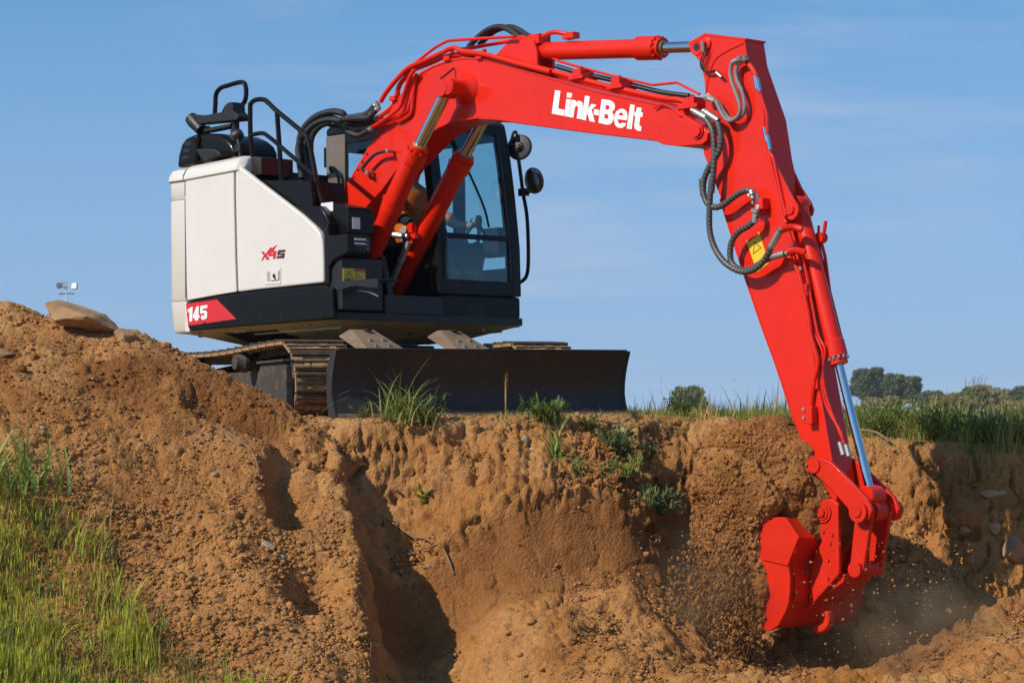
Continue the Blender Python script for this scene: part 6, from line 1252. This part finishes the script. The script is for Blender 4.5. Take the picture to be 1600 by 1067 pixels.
plant('weed', 'yellowish mat of weed halfway down the bank', 'weed', .85, 18.97, leafy(300, .20, .10, [(.17, .22, .06), (.12, .17, .05), (.25, .25, .1)], (2, 2, 1), (.022, .05), .3), None, (R(28), 0, 0))
plant('weed', 'grey green thistly weed nearest the heaped bucket', 'weed', 1.12, 19.12, leafy(190, .18, .13, [(.13, .19, .085), (.09, .145, .055)], (1, 1), (.03, .065), .3), None, (R(25), 0, 0))
plant('weed', 'lowest sprawling sprig of weed on the bank left of the bucket', 'weed', .98, 18.93, leafy(110, .20, .06, [(.13, .18, .07), (.19, .22, .09)], (1, 1), (.025, .05), .28), None, (R(20), 0, 0))
plant('grass_tuft', 'lush broad-bladed grass tuft at the left photo edge on the mound', 'grass tuft', -3.44, 16.98, tuft(110, (.18, .50), (.011, .02), (.2, 1.1), [(.11, .20, .055), (.17, .27, .07), (.34, .36, .12)], (3, 3, 1), .15))
plant('grass_tuft', 'thin sprawling grass tuft right of the lush tuft on the mound', 'grass tuft', -2.86, 16.62, tuft(44, (.12, .34), (.006, .011), (.3, 1.2), YG, (3, 2, 3, 1, 1.5, 1), .07))
plant('grass_tuft', 'yellow green tuft at the upper fringe of the grassy corner', 'grass tuft', -2.55, 16.15, tuft(46, (.12, .32), (.005, .010), (.1, .9), YG, (3, 3, 2, 1, 1, 1), .06))
plant('dry_stalks', 'broken straw coloured stalks beside the lush tuft', 'dead plant', -3.05, 16.85, tuft(40, (.06, .26), (.004, .009), (.2, 1.3), [(.50, .38, .2), (.36, .22, .1)], (2, 1), .08))
plant('dry_stalks', 'pale broken stubble on the pit edge between blade and boom', 'dead plant', 1.55, 19.9, tuft(26, (.06, .2), (.006, .012), (.2, 1.2), [(.58, .46, .26), (.44, .3, .15)], (2, 1), .03))
plant('weed', 'low green weed at the very edge just left of the dry root', 'weed', .58, 19.38, leafy(120, .12, .10, [(.13, .19, .06), (.2, .24, .09)], (1, 1), (.02, .045), .3))
plant('weed', 'small grey green weed in the upper bank right of the white rock', 'weed', 1.08, 19.42, leafy(90, .10, .12, [(.11, .16, .08), (.15, .2, .1)], (1, 1), (.02, .04), .35))
plant('weed', 'dark dry-tipped weed standing against the sky right of the blade', 'weed', .98, 19.62, leafy(60, .12, .12, [(.07, .09, .05), (.10, .09, .06)], (2, 1), (.012, .028), .3))
plant('bush', 'rounded green bush at the pit edge right of the blade', 'bush', 1.36, 20.1, leafy(420, .20, .17, [(.055, .09, .03), (.08, .12, .04)], (1, 1), (.015, .035), .45, .4, 1, 22))
sb_ = [(2.95, 19.95, .30, 'dense green weed bush left of its row behind the bucket ram'), (3.35, 19.85, .30, 'dense dark weed bush in the middle above the shaded pit wall'), (3.75, 19.8, .27, 'broad weed bush above the pale rock face in the right pit wall'), (4.15, 19.65, .24, 'weed bush at the far right photo edge above the pit')]
for i, (bx1, by1, bh1, lab) in enumerate(sb_):
    plant('weed_bush', lab, 'bush', bx1, by1, leafy(900, .34, bh1, [(.10, .17, .05), (.14, .22, .06), (.24, .30, .09)], (2, 2, 1), (.025, .06), .28, .4, 1, 60), None, (0, 0, 0), 'weed bushes along the right pit edge')
# the single seeding stalk in front of the blade
hs_ = .41; sx_, sy_ = -.05, 19.12
v1 = blades(np.zeros((4, 3)), np.full(4, hs_), np.full(4, .009), np.full(4, .03), np.array([0., 1.57, 3.14, 4.71]), np.array([[.42, .40, .16]]*4), seg=4)
n = 60; tz = RNG.uniform(.62, 1.0, n); bb = np.stack([.012*tz+RNG.normal(0, .004, n), RNG.normal(0, .004, n), hs_*(.72+.28*(tz-.62)/.38)], 1)
v2 = blades(bb, RNG.uniform(.02, .045, n)*(1.25-tz*.6), np.full(n, .007), RNG.uniform(.3, .7, n), RNG.uniform(0, 6.28, n), palette(n, [(.17, .075, .045), (.24, .12, .06)], (1, 1)), seg=3)
v3 = blades(np.array([[0, 0, .02], [0, 0, .05]]), np.array([.16, .14]), np.array([.006, .006]), np.array([.9, 1.1]), np.array([2.8, .2]), np.array([[.3, .3, .12], [.36, .26, .12]]), seg=4)
plant('seed_stalk', 'single tall grass stalk with a brown seed head in front of the dark blade', 'grass stalk', sx_, sy_, joinvf([v1, v2, v3]))
# twigs and roots in the bank
TW = mat('root_bark', (.26, .16, .08), .9, var=.4)
def twig(label, pts, r):
    s = MB(); s.tube([(px, py, gz(px, py)+dz) for px, py, dz in pts], r, 6); o = s.build('root', TW); return tag(o, label, 'root', 'roots hanging out of the dug bank')
twig('long dry twig lying across the upper bank above the gully', [(-.95, 18.6, .02), (-.75, 18.45, .03), (-.62, 18.3, .02), (-.50, 18.15, .03), (-.42, 18.05, .02)], .007)
twig('short crossing twig beside the long one above the gully', [(-.78, 18.25, .02), (-.66, 18.2, .04), (-.52, 18.18, .02)], .005)
twig('bare root hanging from the right pit edge behind the bucket ram', [(2.72, 19.95, .03), (2.76, 19.8, .06), (2.88, 19.7, .05), (2.96, 19.6, .04)], .010)
twig('thin root trailing along the mound below the moist band', [(-2.1, 18.2, .015), (-1.95, 18.1, .03), (-1.85, 17.95, .02), (-1.8, 17.8, .015)], .005)
twig('dry root curling over the pit edge above the leafy weed', [(.55, 19.4, .03), (.66, 19.42, .05), (.78, 19.45, .05), (.82, 19.5, .03)], .008)
# ---------- far things ----------
def tree(label, x, y, h, w, cols, n, group=None, base=-.4, cat='tree', nm='tree', trunk=.3, leaf=.5):
    t = empty(nm, (x, y, base)); tag(t, label, cat, group)
    s = MB(); s.tube([(0, 0, 0), (.05*w, .02*w, h*.3), (-.02*w, 0, h*.62), (.02*w, 0, h*.85)], h*.028, 7)
    for k in range(6):
        a = k*1.05; z0 = h*(.28+.08*k); s.tube([(0, 0, z0), (math.cos(a)*w*.18, math.sin(a)*w*.18, z0+h*.12), (math.cos(a)*w*.34, math.sin(a)*w*.34, z0+h*.2)], h*.012, 5)
    s.build('trunk', TW, t)
    nc = 64; cc = []
    for k in range(nc):
        zz = RNG.uniform(trunk, .96); rr2 = w*.5*math.sqrt(max(.06, 1-((zz-.45)/.58)**2))*RNG.uniform(.75, 1.12); a = RNG.uniform(0, 6.28); q = RNG.uniform(.25, 1)**.5*.82
        cc.append((math.cos(a)*rr2*q, math.sin(a)*rr2*q, zz*h*.95))
    cc = np.array(cc); cc += RNG.normal(0, .06, cc.shape)*np.array([w, w, h]); s_ = RNG.integers(0, nc, n); d = RNG.normal(size=(n, 3)); d /= np.linalg.norm(d, axis=1)[:, None]
    p = cc[s_]+d*(RNG.uniform(.5, 1, (n, 1))**.5)*np.array([w*.125, w*.125, h*.10]); p[:, 2] = np.clip(p[:, 2], h*.05, h*1.02)
    L_ = RNG.uniform(.6, 1.2, n)*leaf; v, f, c = blades(p, L_, L_*.7, RNG.uniform(.2, 1.3, n), RNG.uniform(0, 6.28, n), palette(n, cols, [1]*len(cols), .28), .5, 2)
    npmesh('crown', v, f, LEAF, t, colors=c); return t
DG = [(.11, .15, .085), (.14, .18, .095), (.085, .12, .07)]
MGc = [(.17, .21, .10), (.21, .24, .11), (.13, .17, .085)]
YGc = [(.30, .29, .13), (.24, .27, .12), (.36, .30, .16)]
tree('tallest dark rounded tree on the skyline right of the arm', 64.2, 450, 7.6, 8.6, DG, 9000, 'trees along the horizon')
tree('dark tree leaning right, just right of the tallest one', 69.6, 448, 6.7, 8.0, DG, 8000, 'trees along the horizon')
tree('small slender tree right of the two dark ones', 74.6, 440, 3.4, 2.0, MGc, 1600, 'trees along the horizon')
tree('olive tree with yellowing top in the middle of the far hedge', 79.5, 420, 4.4, 8.2, YGc, 5000, 'trees along the horizon')
tree('green tree with bare twigs on top in the far hedge', 47.2, 255, 2.75, 3.2, MGc, 4000, 'trees along the horizon', leaf=.3)
tree('bluish green tree third from the right photo edge', 96.5, 500, 4.1, 5.0, MGc, 3000, 'trees along the horizon')
tree('wide dark tree second from the right photo edge', 100.0, 480, 4.0, 6.5, DG, 4000, 'trees along the horizon')
tree('dark tree cut by the right photo edge', 101.0, 500, 4.1, 7.0, DG, 4000, 'trees along the horizon')
tree('low dark tree crown showing above the pit edge right of the blade', 24.6, 350, 3.5, 5.2, MGc, 5000, 'trees along the horizon')
tree('pale green shrub before the two dark trees', 33.5, 225, 1.55, 5.0, YGc, 3000, 'shrubs before the horizon', nm='shrub', cat='shrub', trunk=.1, leaf=.22)
tree('yellow green shrub between the dark trees and the far hedge', 39.5, 225, 1.75, 6.0, MGc+YGc, 3500, 'shrubs before the horizon', nm='shrub', cat='shrub', trunk=.1, leaf=.22)
tree('long low shrub below the trees at the right photo edge', 46.0, 225, 1.3, 7.0, YGc, 3000, 'shrubs before the horizon', nm='shrub', cat='shrub', trunk=.1, leaf=.22)
hedge = [(84.0, 3.3, 7, 'MGc', 'green tree standing just left of the olive one in the far hedge'), (88.5, 3.6, 7, 'DG', 'dark tree between the olive tree and the bluish one in the far hedge'), (92.5, 3.2, 6, 'YGc', 'yellowing tree in the gap left of the bluish green tree'), (76.5, 2.6, 6, 'YGc', 'low pale tree filling the gap right of the slender tree'), (72.0, 3.0, 6, 'DG', 'low dark tree tucked behind the right one of the two dark trees')]
for hx1, hh1, hw1, pal1, lab1 in hedge: tree(lab1, hx1, 430, hh1+.5, hw1, {'MGc': MGc, 'DG': DG, 'YGc': YGc}[pal1], 4200, 'trees along the horizon')
# bare twigs above the green tree
s = MB()
for k in range(9):
    a = 46.4+k*.22; s.tube([(a, 255, 1.9), (a+RNG.uniform(-.1, .2), 255, 2.6), (a+RNG.uniform(-.2, .45), 255, 3.0+RNG.uniform(0, .75))], .028, 5)
tag(s.build('bare_shrub', TW), 'thin bare twigs rising above the far green tree', 'shrub')
WM = mat('mast_white', (.7, .7, .7), .5, var=0); RM = mat('mast_red', (.5, .12, .1), .5, var=0)
for lab, mx_, top in (('left radio mast on the horizon just right of the blade', 53.77, 12.1), ('right radio mast on the horizon left of the arm', 80.08, 12.1)):
    t = empty('radio_mast', (mx_, 900, -.5)); tag(t, lab, 'mast', 'radio masts on the horizon')
    for k in range(6):
        s = MB(); z0 = top*k/6; z1 = top*(k+1)/6; rr3 = .13
        for a in (0, 2.09, 4.19): s.cyl((rr3*math.cos(a), rr3*math.sin(a), z0), (rr3*math.cos(a), rr3*math.sin(a), z1), .04, 5)
        for j in range(3): s.bar((-rr3, 0, z0+j*.6), (rr3, 0, z0+.5+j*.6), .03, .03, (0, 1, 0))
        s.build('mast_section', RM if k % 2 else WM, t)
lt = empty('floodlight_pole', (-36.62, 205, -.4)); tag(lt, 'pole with three white floodlights on a crossbar behind the mound', 'floodlight pole')
DKM = mat('pole_steel', (.16, .17, .20), .5, metal=.4)
s = MB(); s.cyl((0, 0, 0), (0, 0, 10.0), .09, 10, .05); s.cyl((0, 0, 10), (0, 0, 10.55), .04, 8); s.build('pole', WM, lt)
s = MB(); s.box((-.66, -.04, 9.95), (.66, .04, 10.05)); s.build('crossbar', DKM, lt)
for fx1, fz1, a1, sz1 in ((-.64, 10.66, .9, .21), (-.16, 10.72, .5, .23), (.68, 10.62, -.35, .25)):
    Mf = Matrix.Translation((fx1, 0, fz1)) @ Matrix.Rotation(a1, 4, 'Z') @ Matrix.Rotation(R(-12), 4, 'X'); s = MB()
    s.loft([[tuple(Mf @ Vector((sx*k_, yy, sz*k_))) for sx, sz in ((-sz1, -sz1), (sz1, -sz1), (sz1, sz1), (-sz1, sz1))] for yy, k_ in ((-.14, 1), (.02, 1), (.2, .55))])
    fl_ = s.build('floodlight', DKM, lt, .02)
    s = MB(); s.add([tuple(Mf @ Vector((sx*sz1*.93, -.142, sz*sz1*.93))) for sx, sz in ((-1, -1), (1, -1), (1, 1), (-1, 1))], [(0, 1, 2, 3)]); s.build('lamp_glass', WM, fl_)
    s = MB(); s.bar((fx1, .02, 10.03), (fx1, .02, fz1-sz1*.8), .05, .05, (0, 1, 0)); s.build('lamp_bracket', WM, lt)
wf = empty('wire_fence', (14, 78, -.75)); tag(wf, 'thin wire fence with posts in the field at the far right', 'fence')
for k in range(5):
    s = MB(); s.cyl((-3+k*3, 0, 0), (-3+k*3, 0, .95), .045, 8); s.build('fence_post', TW, wf)
for z_ in (.35, .6, .85):
    s = MB(); s.tube([(-3, 0, z_), (3, 0, z_-.02), (9, 0, z_)], .008, 5); s.build('fence_wire', FIT, wf)

# ---------- air ----------
hzm = bpy.data.materials.new('haze_volume'); hzm.use_nodes = True; nt = hzm.node_tree; nt.nodes.remove(nt.nodes['Principled BSDF'])
ov = [q for q in nt.nodes if q.type == 'OUTPUT_MATERIAL'][0]; pv = nt.nodes.new('ShaderNodeVolumePrincipled'); pv.inputs['Color'].default_value = (.86, .92, 1, 1); pv.inputs['Density'].default_value = .00018; nt.links.new(pv.outputs[0], ov.inputs['Volume'])
s = MB(); s.box((-1900, -1900, -6), (1900, 1900, 18)); tag(s.build('haze', hzm), kind='stuff')
